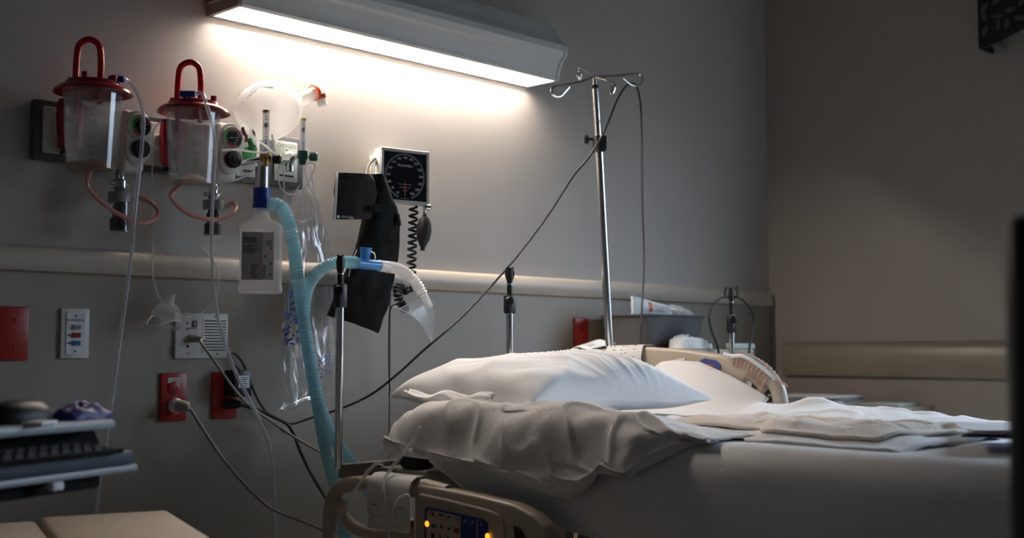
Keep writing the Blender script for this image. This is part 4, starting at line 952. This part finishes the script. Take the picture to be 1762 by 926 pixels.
fo = thing('paper_stack', 'loose bluish-white papers over a purple folder on the bed', 'papers', (.62, -1.9, ZT))
def sheetpp(k):
    R = Matrix.Rotation(math.radians(12 + 9 * k), 3, 'Z')
    def fn(u, v):
        sc = .86 if k == 0 else 1; p = R @ Vector(((u - .5) * .30 * sc, (v - .5) * .40 * sc, 0)); return Vector((.66 + p.x + .01 * k, -1.88 + p.y, ZT + .024 + .005 * k + (.045 if k == 2 else .022 * k) * (1 - v) ** 2 + .004 * math.sin(u * 4 + k)))
    return fn
for k in range(3): MB().grid(sheetpp(k), 10, 12, thick=(0, 0, -.002)).build('sheet', M_label if k else M_purple, fo)

# things on the near rail
wr = thing('rail_holder', 'white plastic holder hooked over the near bed rail', 'holder', PX(678, 905, XN))
dd0, dd1 = -PX(642, 840, XN).y, -PX(714, 840, XN).y; zz = PX(678, 834, XN).z
pr = [(-.014, -.075), (-.017, -.06), (-.017, -.005), (-.010, .012), (.004, .021), (.024, .022), (.040, .012), (.044, -.03), (.0415, -.03), (.037, .010), (.024, .019), (.004, .018), (-.008, .010), (-.0145, -.005), (-.0145, -.06), (-.0115, -.075)]
MB().prism([Vector((XN + x, -dd0, zz + z)) for x, z in pr], (0, -(dd1 - dd0), 0)).build('hook_plate', M_white, wr)
MB().box((XN - .013, -(dd0 + dd1) / 2, zz - .085), (.012, dd1 - dd0 - .006, .026), bev=.003).build('lower_band', M_white, wr)
b = MB(); b.box((XN - .0176, -dd0 - .025, zz - .045), (.0006, .018, .0016)); b.box((XN - .0176, -dd1 + .025, zz - .045), (.0006, .018, .0016)); b.build('print', M_ink, wr, smooth=False)
rlp = lambda rows: [PX(px, py, x) for px, py, x in rows]
one_tube('clear_drain_tube', rlp([(722, 735, .24), (708, 762, .235), (690, 785, .22), (672, 808, .20), (662, 826, .185), (661, 850, .170), (667, 885, .168), (670, 960, .168)]), .0040, M_clear2, 'clear tube hanging over the white rail holder', res=40)
one_tube('clear_drain_tube', rlp([(660, 800, .235), (650, 797, .22), (638, 806, .21), (622, 826, .19), (608, 850, .176), (590, 880, .176), (572, 926, .176), (565, 960, .176)]), .0040, M_clear2, 'clear tube bent over the bare bar of the near bed rail', res=40)
one_tube('thin_wire', rlp([(676, 905, .176), (676, 880, .176), (683, 860, .176), (697, 851, .176), (706, 856, .176), (711, 880, .180), (714, 905, .182), (714, 960, .182)]), .0014, M_haze, 'thin white wire looped against the white rail holder', 'wire', res=40)
one_tube('swab_stick', rlp([(626, 890, .185), (637, 889, .172)]), .0022, M_label, 'short white stick beside the white rail holder', 'stick', res=3)
# things on the far rail
tg = thing('paper_tag', 'white handwritten paper tag folded over the far bed rail', 'paper', PX(1075, 600, XF))
def tagf(u, v):
    a, b_ = PX(1047, 600, XF), PX(1108, 598, XF); base = a.lerp(b_, u)
    q = v * 1.0
    if v < .3: return Vector((XF + .048 - .05 * v / .3, base.y, base.z + .006 + .002 * math.sin(math.pi * v / .3)))
    t = (v - .3) / .7; return Vector((XF - .003 - .016 * math.sin(t * 2.4) * (1 - .4 * u), base.y, base.z + .006 - .060 * t))
MB().grid(tagf, 14, 20, thick=(-.0012, 0, .0006)).build('sheet', M_label, tg)
s = MB(); random.seed(5)
for r_ in range(5):
    for k in range(7):
        if random.random() < .25: continue
        p, q = tagf(.08 + .115 * k, .33 + .12 * r_), tagf(.08 + .115 * k + random.uniform(.04, .09), .33 + .12 * r_ + random.uniform(-.03, .03)); o_ = Vector((-.002, 0, .0015))
        s.add([p + o_, q + o_, q + o_ + Z1 * .0016, p + o_ + Z1 * .0016], [(0, 1, 2, 3)])
s.build('handwriting', M_ink, tg, smooth=False)
gw = thing('gauze_wrap', 'tan elastic wrap taped around the end of the far bed rail', 'wrap', PX(1300, 640, XF))
wp = [p + X1 * .022 for p in rail2d([(1262, 621), (1282, 628), (1304, 642), (1318, 658)], XF)]
MB().tube(wp, lambda t: .0255 + .0022 * math.sin(t * 60), 16, 60).build('wrap', M_gauze, gw, angle=70)
MB().tube(rail2d([(1246, 609), (1262, 613), (1275, 612), (1290, 618), (1310, 632), (1326, 645), (1334, 652)], XF - .006), .0055, 8, 30).build('tape_tail', M_haze, gw)
MB().tube(rail2d([(1330, 648), (1342, 656), (1355, 665)], XF - .006), .003, 8, 6).build('wood_stick', M_gauze, gw)

# ------------------------------------------------------------------ poles
def stub(px, ytip, yclamp0, yclamp1, ybot, d, zb_, name, label, prong):
    t0 = W(px, ytip, d); x, y = t0.x, -d
    zc0, zc1 = W(px, yclamp0, d).z, W(px, yclamp1, d).z
    t = thing(name, label, 'pole', (x, y, zb_), 'telescopic poles')
    MB().cyl((x, y, zb_), (x, y, zc1 + .005), .0095, 18).build('lower_tube', M_chrome, t)
    MB().box((x, y, (zc0 + zc1) / 2), (.026, .026, zc0 - zc1), bev=.005).lathe([(.012, 0), (.013, .004), (.013, .014), (.010, .017)], (x - .010, y - .010, zc0 - .018), (-.7, -.7, 0), 16).build('clamp', M_black, t)
    MB().cyl((x, y, zc0 - .002), (x, y, t0.z - .03), .0075, 16).build('inner_tube', M_black, t)
    MB().lathe([(.0082, 0), (.0082, .004)], (x, y, zc0 + (t0.z - .04 - zc0) * .8), n=16).build('ring', M_chrome, t)
    b = MB().lathe([(.009, t0.z - .036), (.010, t0.z - .028), (.008, t0.z)], (x, y, 0), n=16)
    for sx in (-1, 1):
        b.tube([Vector((x, y, t0.z - .030)) + RIGHT * sx * .004, Vector((x, y, t0.z - .028)) + RIGHT * sx * .014 * prong, Vector((x, y, t0.z - .014)) + RIGHT * sx * .017 * prong, Vector((x, y, t0.z - .004)) + RIGHT * sx * .012 * prong, Vector((x, y, t0.z + .002)) + RIGHT * sx * .015 * prong], .0028, 8, 14)
    b.build('hook_head', M_black, t)
    return Vector((x, y, t0.z))
stub(586, 440, 488, 530, 820, .345, BZ - .105, 'bed_pole', 'chrome pole with black clip head beside the corrugated tube', .45)
stub(877, 461, 508, 540, 620, .345, BZ - .105, 'bed_pole', 'short chrome pole with black clamp and folded hooks behind the pillow', .6)
s3 = stub(1258, 495, 541, 573, 610, .40, .03, 'floor_pole', 'chrome pole with open prongs and two looping black cables', 1.25)
fp = [o for o in C.objects if o.name.startswith('floor_pole')][0]
MB().lathe([(.082, 0), (.082, .014), (.03, .03), (.014, .05)], (s3.x, s3.y, 0), n=32).build('floor_base', M_black, fp)
for sgn, rows in ((-1, [(1256, 512), (1243, 512), (1228, 524), (1220, 545), (1224, 568), (1232, 590), (1237, 612)]), (1, [(1260, 512), (1272, 513), (1288, 526), (1297, 548), (1294, 575), (1290, 596), (1289, 614)])):
    one_tube('black_cable', [W(px, py, .395) for px, py in rows] + [W(rows[-1][0] + 2, 690, .40)], .0036, M_rubber, 'black cable looping down from the pronged pole on its ' + ('wall-tray' if sgn < 0 else 'wrapped-rail') + ' side', 'cable', res=40)
# tall IV pole
ib, it_ = PX(1049, 602, 1.235), None
ivx = Vector((1.235, -.320, 0)); bot = Vector((W(1049, 602, .320).x, -.320, BZ - .112)); topv = W(1024, 150, .320)
iv = thing('iv_pole', 'tall chrome IV pole with four looped hooks at its top', 'iv pole', bot)
adir = (topv - W(1049, 602, .320)).normalized(); bot = W(1049, 602, .320) - adir * ((W(1049, 602, .320).z - (BZ - .112)) / adir.z)
iv.location = bot; LOC[iv.name] = bot.copy()
clp = W(1030, 247, .320)
MB().cyl(bot, clp, .0125, 20).build('lower_tube', M_chrome, iv)
MB().cyl(clp, topv, .0095, 20).build('upper_tube', M_chrome, iv)
MB().cyl(clp - adir * .026, clp + adir * .022, .0175, 20).box(clp + RIGHT * .008, (.03, .03, .045), rz=HDG, bev=.004).build('height_clamp', M_black, iv)
MB().lathe([(.005, 0), (.005, .016), (.013, .018), (.014, .024), (.012, .030), (.0, .031)], clp + adir * .012 - RIGHT * .012, -RIGHT, 18).build('clamp_knob', M_black, iv)
MB().cyl(topv - adir * .004, topv + adir * .006, .0115, 18).build('top_ring', M_black, iv)
hub = topv + adir * .006
MB().cyl(hub, hub + adir * .034, .0065, 14).build('hub', M_steel, iv)
hh = hub + adir * .026
def hook(pts): MB().tube(pts, .0037, 8, 40).build('hook', M_chrome, iv)
dp = .320
def iw(px, py, dd=0): return W(px, py, dp + dd)
hook([hh, iw(1000, 140, .04), iw(968, 147, .07), iw(952, 150, .08), iw(949, 158, .08), iw(954, 166, .08), iw(964, 166, .08), iw(972, 158, .08), iw(979, 150, .08)])
hook([hh, iw(1050, 131, -.04), iw(1080, 128, -.06), iw(1096, 127, -.08), iw(1104, 133, -.08), iw(1104, 142, -.08), iw(1096, 148, -.08), iw(1085, 146, -.08), iw(1071, 135, -.08)])
hook([hh, iw(1012, 125, -.05), iw(998, 117, -.10), iw(994, 122, -.11), iw(995, 132, -.11), iw(999, 138, -.11), iw(1001, 126, -.10)])
hook([hh, iw(1042, 137, .05), iw(1054, 142, .10), iw(1057, 147, .11), iw(1056, 156, .11), iw(1052, 162, .11), iw(1052, 150, .10)])
one_tube('monitor_cable', [iw(1102, 590, .05), iw(1104, 540, .03), iw(1108, 450, -.02), iw(1105, 340, -.05), iw(1104, 220, -.07), iw(1101, 170, -.078), iw(1093, 146, -.08), iw(1080, 146, -.078), iw(1064, 168, -.03), iw(1040, 225, .050)]
         + px_path([(1016, 267, .375), (985, 305, .36), (950, 360, .33), (910, 415, .33), (872, 462, .33), (810, 530, .31), (770, 568, .30), (730, 602, .27), (685, 643, .22), (640, 678, .17), (590, 702, .12), (545, 716, .075), (505, 729, .045), (490, 727, .043)]), .0031, M_rubber, 'long black cable slung from the IV pole hook down to the wall', 'cable', res=200)

# ------------------------------------------------------------------ bedside cabinet, basin and its contents
ZCb = W(1130, 601, .25).z
xc0, xc1 = W(985, 600, .12).x + .06, W(1258, 600, .25).x
cbn = thing('bedside_cabinet', 'tan bedside cabinet standing behind the far bed rail', 'cabinet', ((xc0 + xc1) / 2, -.20, 0))
kbx = (xc0 + xc1) / 2; wcb = xc1 - xc0
MB().box((kbx, -.19, ZCb - .012), (wcb, .31, .024), bev=.005).build('top', M_table, cbn)
MB().box((kbx, -.19, (ZCb - .024 + .05) / 2), (wcb - .04, .28, ZCb - .074), bev=.004).build('body', M_table, cbn)
for k in range(3):
    dr = MB().box((kbx, -.336, ZCb - .15 - k * .24), (wcb - .07, .016, .22), bev=.003).build('drawer', M_table, cbn)
    MB().tube([(kbx - .05, -.344, ZCb - .15 - k * .24), (kbx - .05, -.362, ZCb - .15 - k * .24), (kbx + .05, -.362, ZCb - .15 - k * .24), (kbx + .05, -.344, ZCb - .15 - k * .24)], .005, 8).build('handle', M_steel, dr)
MB().box((kbx, -.19, .03), (wcb - .08, .24, .06)).build('plinth', M_black, cbn)
tag(MB().box((xc1 - .05, -.32, ZCb + .010), (.13, .04, .020), bev=.006).build('pale_box', M_pale), 'small pale green box at the cabinet edge by the pronged pole', 'box')
bs0, bs1 = W(1060, 596, .18).x + .0, W(1205, 596, .18).x
bc = Vector(((bs0 + bs1) / 2 + .0, -.155, ZCb + .001)); bw = (bs1 - bs0) / 2 - .050; hb = (W(1130, 541, .26).z - ZCb)
bn = thing('wash_basin', 'dark grey plastic wash basin on the bedside cabinet', 'basin', bc)
MB().loft([(0, bw * .82, .085, 5), (.004, bw * .86, .09, 5), (hb - .006, bw * .97, .112, 5), (hb - .004, bw * 1.02, .122, 5), (hb, bw * 1.02, .122, 5), (hb, bw * .96, .110, 5), (.010, bw * .84, .088, 5), (.008, .01, .01, 2)], bc, 0, 48, cap=False).build('tub', M_basin, bn)
def pk(u, v):
    a = W(1062, 545, .19); e = W(1062, 510, .19); p = a.lerp(e, v * 1.05 - .05); p.x = bc.x - bw * .86 - .030 + u * bw * 1.20; return p + Z1 * (-.030 * u * v) + NW * (.012 * math.sin(math.pi * u) * math.sin(math.pi * v) + .004 * nz((u * 5, v * 5, 0), 1)) + Z1 * .004 + X1 * .030
pkt = thing('supply_packet', 'white medical packet with red stripe standing in the grey basin', 'packet', bc + Vector((-.03, -.02, .02)))
k = MB().grid(pk, 16, 10, thick=(0, .008, 0)).build('pouch', M_label, pkt)
MB().grid(lambda u, v: pk(.34 + .07 * u, .35 + .52 * v) + NW * .002, 2, 4).build('red_stripe', M_orange, k, smooth=False)
s = MB()
for r_ in range(5):
    for j in range(6): s.box(pk(.48 + .07 * j, .38 + .10 * r_) + NW * .002, (.009, .0005, .0025))
s.build('print', M_labelg, k, smooth=False)
MB().box(bc + Vector((-.02, -.02, .014 + hb * .4)), (.06, .008, hb * .8)).build('insert', M_label, pkt)
wrp = thing('plastic_wrap', 'crumpled clear wrapped supply roll in the grey basin', 'packet', bc + Vector((.06, -.03, .02)))
def wrapf(u, v):
    q, w = 2 * math.pi * u, v; a, e = W(1146, 529, .185), W(1192, 541, .185); p = a.lerp(e, w); r = (.020 * math.sin(math.pi * min(1, max(0, w * .9 + .08))) ** .6) * (1 + .3 * nz((q, w * 6, 0), 1.3, 2))
    return p + Vector((0, math.cos(q) * r, math.sin(q) * r - .004))
MB().grid(wrapf, 20, 16).build('film', M_haze, wrp, angle=180)
MB().box(bc + Vector((.045, -.03, .014 + hb * .38)), (.04, .04, hb * .76), bev=.01).build('contents', M_haze, wrp)
def towel(u, v):
    a = W(1156, 590, .30); p = Vector((a.x + .17 * u, -.340 + .056 * v, ZCb + .012 + .030 * math.sin(math.pi * min(1, u * 1.1)) ** .7 * (.5 + .5 * v) + .010 * abs(nz((u * 9, v * 6, 0), 1, 3)) + .006 * math.sin(v * 9)))
    if u < .05 or v < .06: p.z = ZCb + .004
    return p
tag(MB().grid(towel, 40, 24, thick=(0, 0, -.003)).build('washcloth', M_towel, angle=180), 'crumpled white terry washcloth on the cabinet beside the basin', 'washcloth')
def flatp(u, v):
    a = W(993, 603, .22); return Vector((a.x + .11 * u, -.20 - .08 * v, ZCb + .004 + .024 * u * (1 - .3 * v) + .004 * math.sin(v * 6)))
k = tag(MB().grid(flatp, 12, 10, thick=(0, 0, -.003)).build('flat_packet', M_label), 'small white printed packet lying on the cabinet by the red outlet', 'packet')
s = MB()
for j in range(8): s.box(flatp(.25 + .08 * (j % 5), .3 + .25 * (j // 5)) + Z1 * .002, (.006, .012, .0006))
s.build('print', M_labelg, k, smooth=False)

# ------------------------------------------------------------------ low table by the side wall with papers
xt = XR - .22; tp = PX(1430, 694, xt); ZT2 = tp.z - .004
lt = thing('side_table', 'low tan table against the side wall beyond the bed', 'table', (xt, tp.y, 0))
MB().box((xt, tp.y, ZT2 - .012), (.36, .62, .024), bev=.005).build('top', M_table, lt)
for sx in (-.15, .15):
    for sy in (-.27, .27): MB().cyl((xt + sx, tp.y + sy, 0), (xt + sx, tp.y + sy, ZT2 - .02), .016, 12).build('leg', M_frame, lt)
for k, (dx, dy, r_, w, h, th, m) in enumerate(((0, .05, .1, .20, .26, .016, M_label), (.0, .03, .25, .19, .24, .010, M_alu), (-.01, .06, -.1, .20, .27, .008, M_label))):
    z = ZT2 + (0, .016, .026)[k]
    tag(MB().box((xt + dx, tp.y + dy, z + th / 2), (w, h, th), rz=r_, bev=.001, seg=1).build('paper_pile', m), ('thick white paper pile lying lowest on the low table', 'grey paper pile in the middle of the low table stack', 'thin white paper pile topmost on the low table')[k], 'papers')
tag(MB().lathe([(.018, 0), (.020, .004), (.019, .04), (.014, .05), (.0, .052)], (xt - .08, tp.y + .25, ZT2), n=18).build('small_cup', M_haze), 'small pale cup on the low table', 'cup')
tag(MB().box((xt + .03, tp.y - .21, ZT2 + .006), (.20, .14, .012), rz=.1, bev=.002).build('notebook', M_pale), 'pale green notebook on the low table', 'notebook')

# ------------------------------------------------------------------ window valance
va_ = PX(1684, 84, XR - .10); vy = va_.y; vz = va_.z
vl = thing('window_valance', 'dark window valance printed with grey leaves above the window', 'valance', (XR, vy - 1.0, vz))
def val(u, v):
    y = vy - 2.15 * u; zbm = vz + .08 * sstep(.0, .14, u) - .10 * (sstep(.9, 1, u))
    return Vector((XR - .10 - .008 * math.sin(u * 40), y, zbm + (2.60 - zbm) * v))
MB().grid(val, 120, 10, thick=(.012, 0, 0)).build('fabric', M_valance, vl)
MB().box((XR - .05, vy - .006, (vz + 2.60) / 2), (.10, .012, 2.60 - vz)).box((XR - .05, vy - 2.144, (vz + 2.60) / 2), (.10, .012, 2.60 - vz)).box((XR - .05, vy - 1.075, 2.605), (.12, 2.15, .012)).build('return_board', M_valance, vl)
random.seed(21)
for k in range(90):
    u, v = ((.014 + .0185 * (k % 6) + random.uniform(-.003, .003), .09 + .085 * (k // 6) + random.uniform(-.02, .02)) if k < 60 else (random.uniform(.13, .98), random.uniform(.2, .92))); c = val(u, v) + Vector((-.0015, 0, 0)); q = random.uniform(0, math.pi); l_, w_ = random.uniform(.017, .022), random.uniform(.007, .010)
    d1, d2 = Vector((0, math.cos(q), math.sin(q))), Vector((0, -math.sin(q), math.cos(q)))
    MB().prism([c + d1 * l_ * math.cos(a) + d2 * w_ * math.sin(a) * abs(math.sin(a)) ** .3 for a in [2 * math.pi * j / 14 for j in range(14)]], (-.0008, 0, 0)).build('leaf', M_leaf, vl, smooth=False)
MB().cyl((XR - .09, vy - .05, vz + .004), (XR, vy - .05, vz + .004), .008, 12).build('rod_bracket', M_steel, vl)

# ------------------------------------------------------------------ foreground: workstation tray, beige cart, monitor
U = Vector((.929, .370, 0)); Nn = Vector((.370, -.929, 0)); ang = math.atan2(U.y, U.x)
rt_ = CAM + ray(200, 722) * 1.9; ze = rt_.z
ws = thing('keyboard_workstation', 'grey rolling workstation with a keyboard tray under its top', 'workstation', (rt_.x - .5 * U.x - .12 * Nn.x, rt_.y - .5 * U.y - .12 * Nn.y, 0))
def wsb(c, sz, bev=.003): return MB().box(c, sz, rz=ang, bev=bev)
tcx = rt_ - U * .45 - Nn * .17
wsb(tcx - Z1 * .007, (.90, .34, .014), .004).build('work_top', M_alu, ws)
MB().prism([q - Nn * .045 for q in (rt_ - Z1 * .014, rt_ + U * .014 - Z1 * .036, rt_ + U * .014 - Z1 * .050, rt_ - U * .9 - Z1 * .050, rt_ - U * .9 - Z1 * .014)], -Nn * .26).build('slot_housing', M_matte, ws)
kt = wsb(tcx + U * .03 + Nn * .012 - Z1 * .060, (.90, .34, .020), .003).build('tray_lip', M_slate, ws)
wsb(tcx + U * .035 + Nn * .016 - Z1 * .076, (.90, .34, .010), .003).build('tray_base', M_alu, ws)
wsb(tcx + Nn * .0 - Z1 * .092, (.86, .32, .024), .006).build('underside', M_matte, ws)
wsb(rt_ - U * .14 + Nn * .012 - Z1 * .088, (.022, .012, .012), .002).build('catch', M_label, ws)
kb = wsb(tcx + U * .13 + Nn * .150 - Z1 * .046, (.62, .09, .008), .002).build('keyboard', M_matte, ws)
kk = MB()
for r_ in range(4):
    for j in range(26): kk.box(tcx + U * (-.15 + .0225 * j) + Nn * (.182 - .021 * r_) + Z1 * (-.040 + .001 * r_), (.015, .014, .004), rz=ang)
ko = kk.build('key_rows', mat('key_grey', (.03, .032, .035), .6), kb, smooth=False); ko['kind'] = 'stuff'
pb_ = tcx - U * .15 - Nn * .05
MB().cyl((pb_.x, pb_.y, .06), (pb_.x, pb_.y, ze - .095), .03, 20).build('post', M_alu, ws)
for k in range(5):
    q = ang + k * 2 * math.pi / 5; e = Vector((math.cos(q), math.sin(q), 0)) * .27; lg = MB().box(Vector((pb_.x, pb_.y, .085)) + e / 2, (.28, .05, .03), rz=q, bev=.006).build('base_leg', M_black, ws)
    MB().cyl(Vector((pb_.x, pb_.y, .035)) + e - Vector((0, 0, 0)) + Vector((-.012, 0, 0)), Vector((pb_.x, pb_.y, .035)) + e + Vector((.012, 0, 0)), .035, 18).build('caster', M_rubber, lg)
mc = CAM + ray(30, 712) * 1.80; mc.z = ze
ms = thing('computer_mouse', 'black computer mouse on the grey workstation top', 'mouse', mc)
MB().loft([(0, .058, .032, 2.4), (.010, .060, .033, 2.4), (.022, .054, .029, 2.3), (.030, .042, .021, 2.2), (.034, .018, .010, 2)], mc, ang, 36).build('shell', mat('mouse_black', (.006, .006, .007), .45, spec=.3), ms)
MB().box(mc + U * .03 + Z1 * .027, (.014, .005, .008), rz=ang, bev=.002).build('scroll_wheel', M_grey, ms)
gl_c = CAM + ray(136, 712) * 1.90; gl_c.z = ze
def glv(u, v):
    q, w = 2 * math.pi * u, math.pi / 2 * v; p = (U * math.cos(q) * .055 + Nn * math.sin(q) * .030) * math.cos(w) * (1 + .35 * nz((math.cos(q) * 2, math.sin(q) * 2, v), 1.2, 3)); return gl_c + p + Z1 * (.001 + .022 * math.sin(w) * (1 + .5 * nz((u * 9, v * 4, 0), 1, 2)))
tag(MB().grid(glv, 36, 10).build('rubber_glove', M_glove, angle=180), 'crumpled blue rubber glove beside the black mouse', 'glove')
pp = mc + Nn * .062 - U * .02
tag(MB().box(pp + Z1 * .003, (.05, .03, .006), rz=ang + .3, bev=.002).build('paper_scrap', M_label), 'small white folded paper scrap next to the black mouse', 'paper')
# beige cart
cn = CAM + ray(290, 877) * 2.3; zc_ = cn.z; A_ = Vector((-.942, .337, 0)); B_ = Vector((-.337, -.942, 0)); aa = math.atan2(A_.y, A_.x)
ctc = cn + A_ * .27 + B_ * .25
ct = thing('beige_cart', 'beige plastic linen cart with a two-panel lid', 'cart', (ctc.x, ctc.y, 0))
MB().box((ctc.x, ctc.y, (zc_ - .03 + .08) / 2), (.52, .48, zc_ - .11), rz=aa, bev=.015).build('body', M_beige, ct)
l1 = cn + A_ * .115 + B_ * .25; l2 = cn + A_ * .395 + B_ * .25
MB().box((l1.x, l1.y, zc_ - .016), (.228, .50, .032), rz=aa, bev=.010, seg=3).build('lid_panel', M_beige, ct)
MB().box((l2.x, l2.y, zc_ - .021), (.326, .50, .030), rz=aa, bev=.010, seg=3).build('lid_panel', M_beige, ct)
for sx in (-.2, .2):
    for sy in (-.18, .18):
        w = Matrix.Rotation(aa, 3, 'Z') @ Vector((sx, sy, 0)); MB().cyl((ctc.x + w.x - .015, ctc.y + w.y, .04), (ctc.x + w.x + .015, ctc.y + w.y, .04), .04, 18).box((ctc.x + w.x, ctc.y + w.y, .065), (.03, .03, .05)).build('caster', M_rubber, ct)
# monitor at the right edge
mp_ = CAM + ray(1733, 372) * 1.04; hv = RIGHT
mon = thing('monitor_stand', 'black computer monitor on a floor stand near the bed foot', 'monitor', (mp_.x + hv.x * .24, mp_.y + hv.y * .24, 0))
mcn = mp_ + hv * .24; ar = math.atan2(hv.y, hv.x)
MB().box((mcn.x, mcn.y, mp_.z - .17), (.48, .035, .34), rz=ar, bev=.008).build('screen_case', M_black, mon)
MB().box((mcn.x, mcn.y, mp_.z - .17), (.44, .039, .30), rz=ar).build('screen', M_dial, mon, smooth=False)
MB().box((mp_.x + hv.x * .05, mp_.y + hv.y * .05, (mp_.z - .34 + .05) / 2), (.10, .05, mp_.z - .34 - .05 + .02), rz=ar, bev=.006).box((mcn.x, mcn.y, mp_.z - .40), (.40, .03, .10), rz=ar, bev=.006).build('stand_panel', M_black, mon)
MB().box((mcn.x, mcn.y, .03), (.46, .40, .06), rz=ar, bev=.01).build('stand_base', M_black, mon)
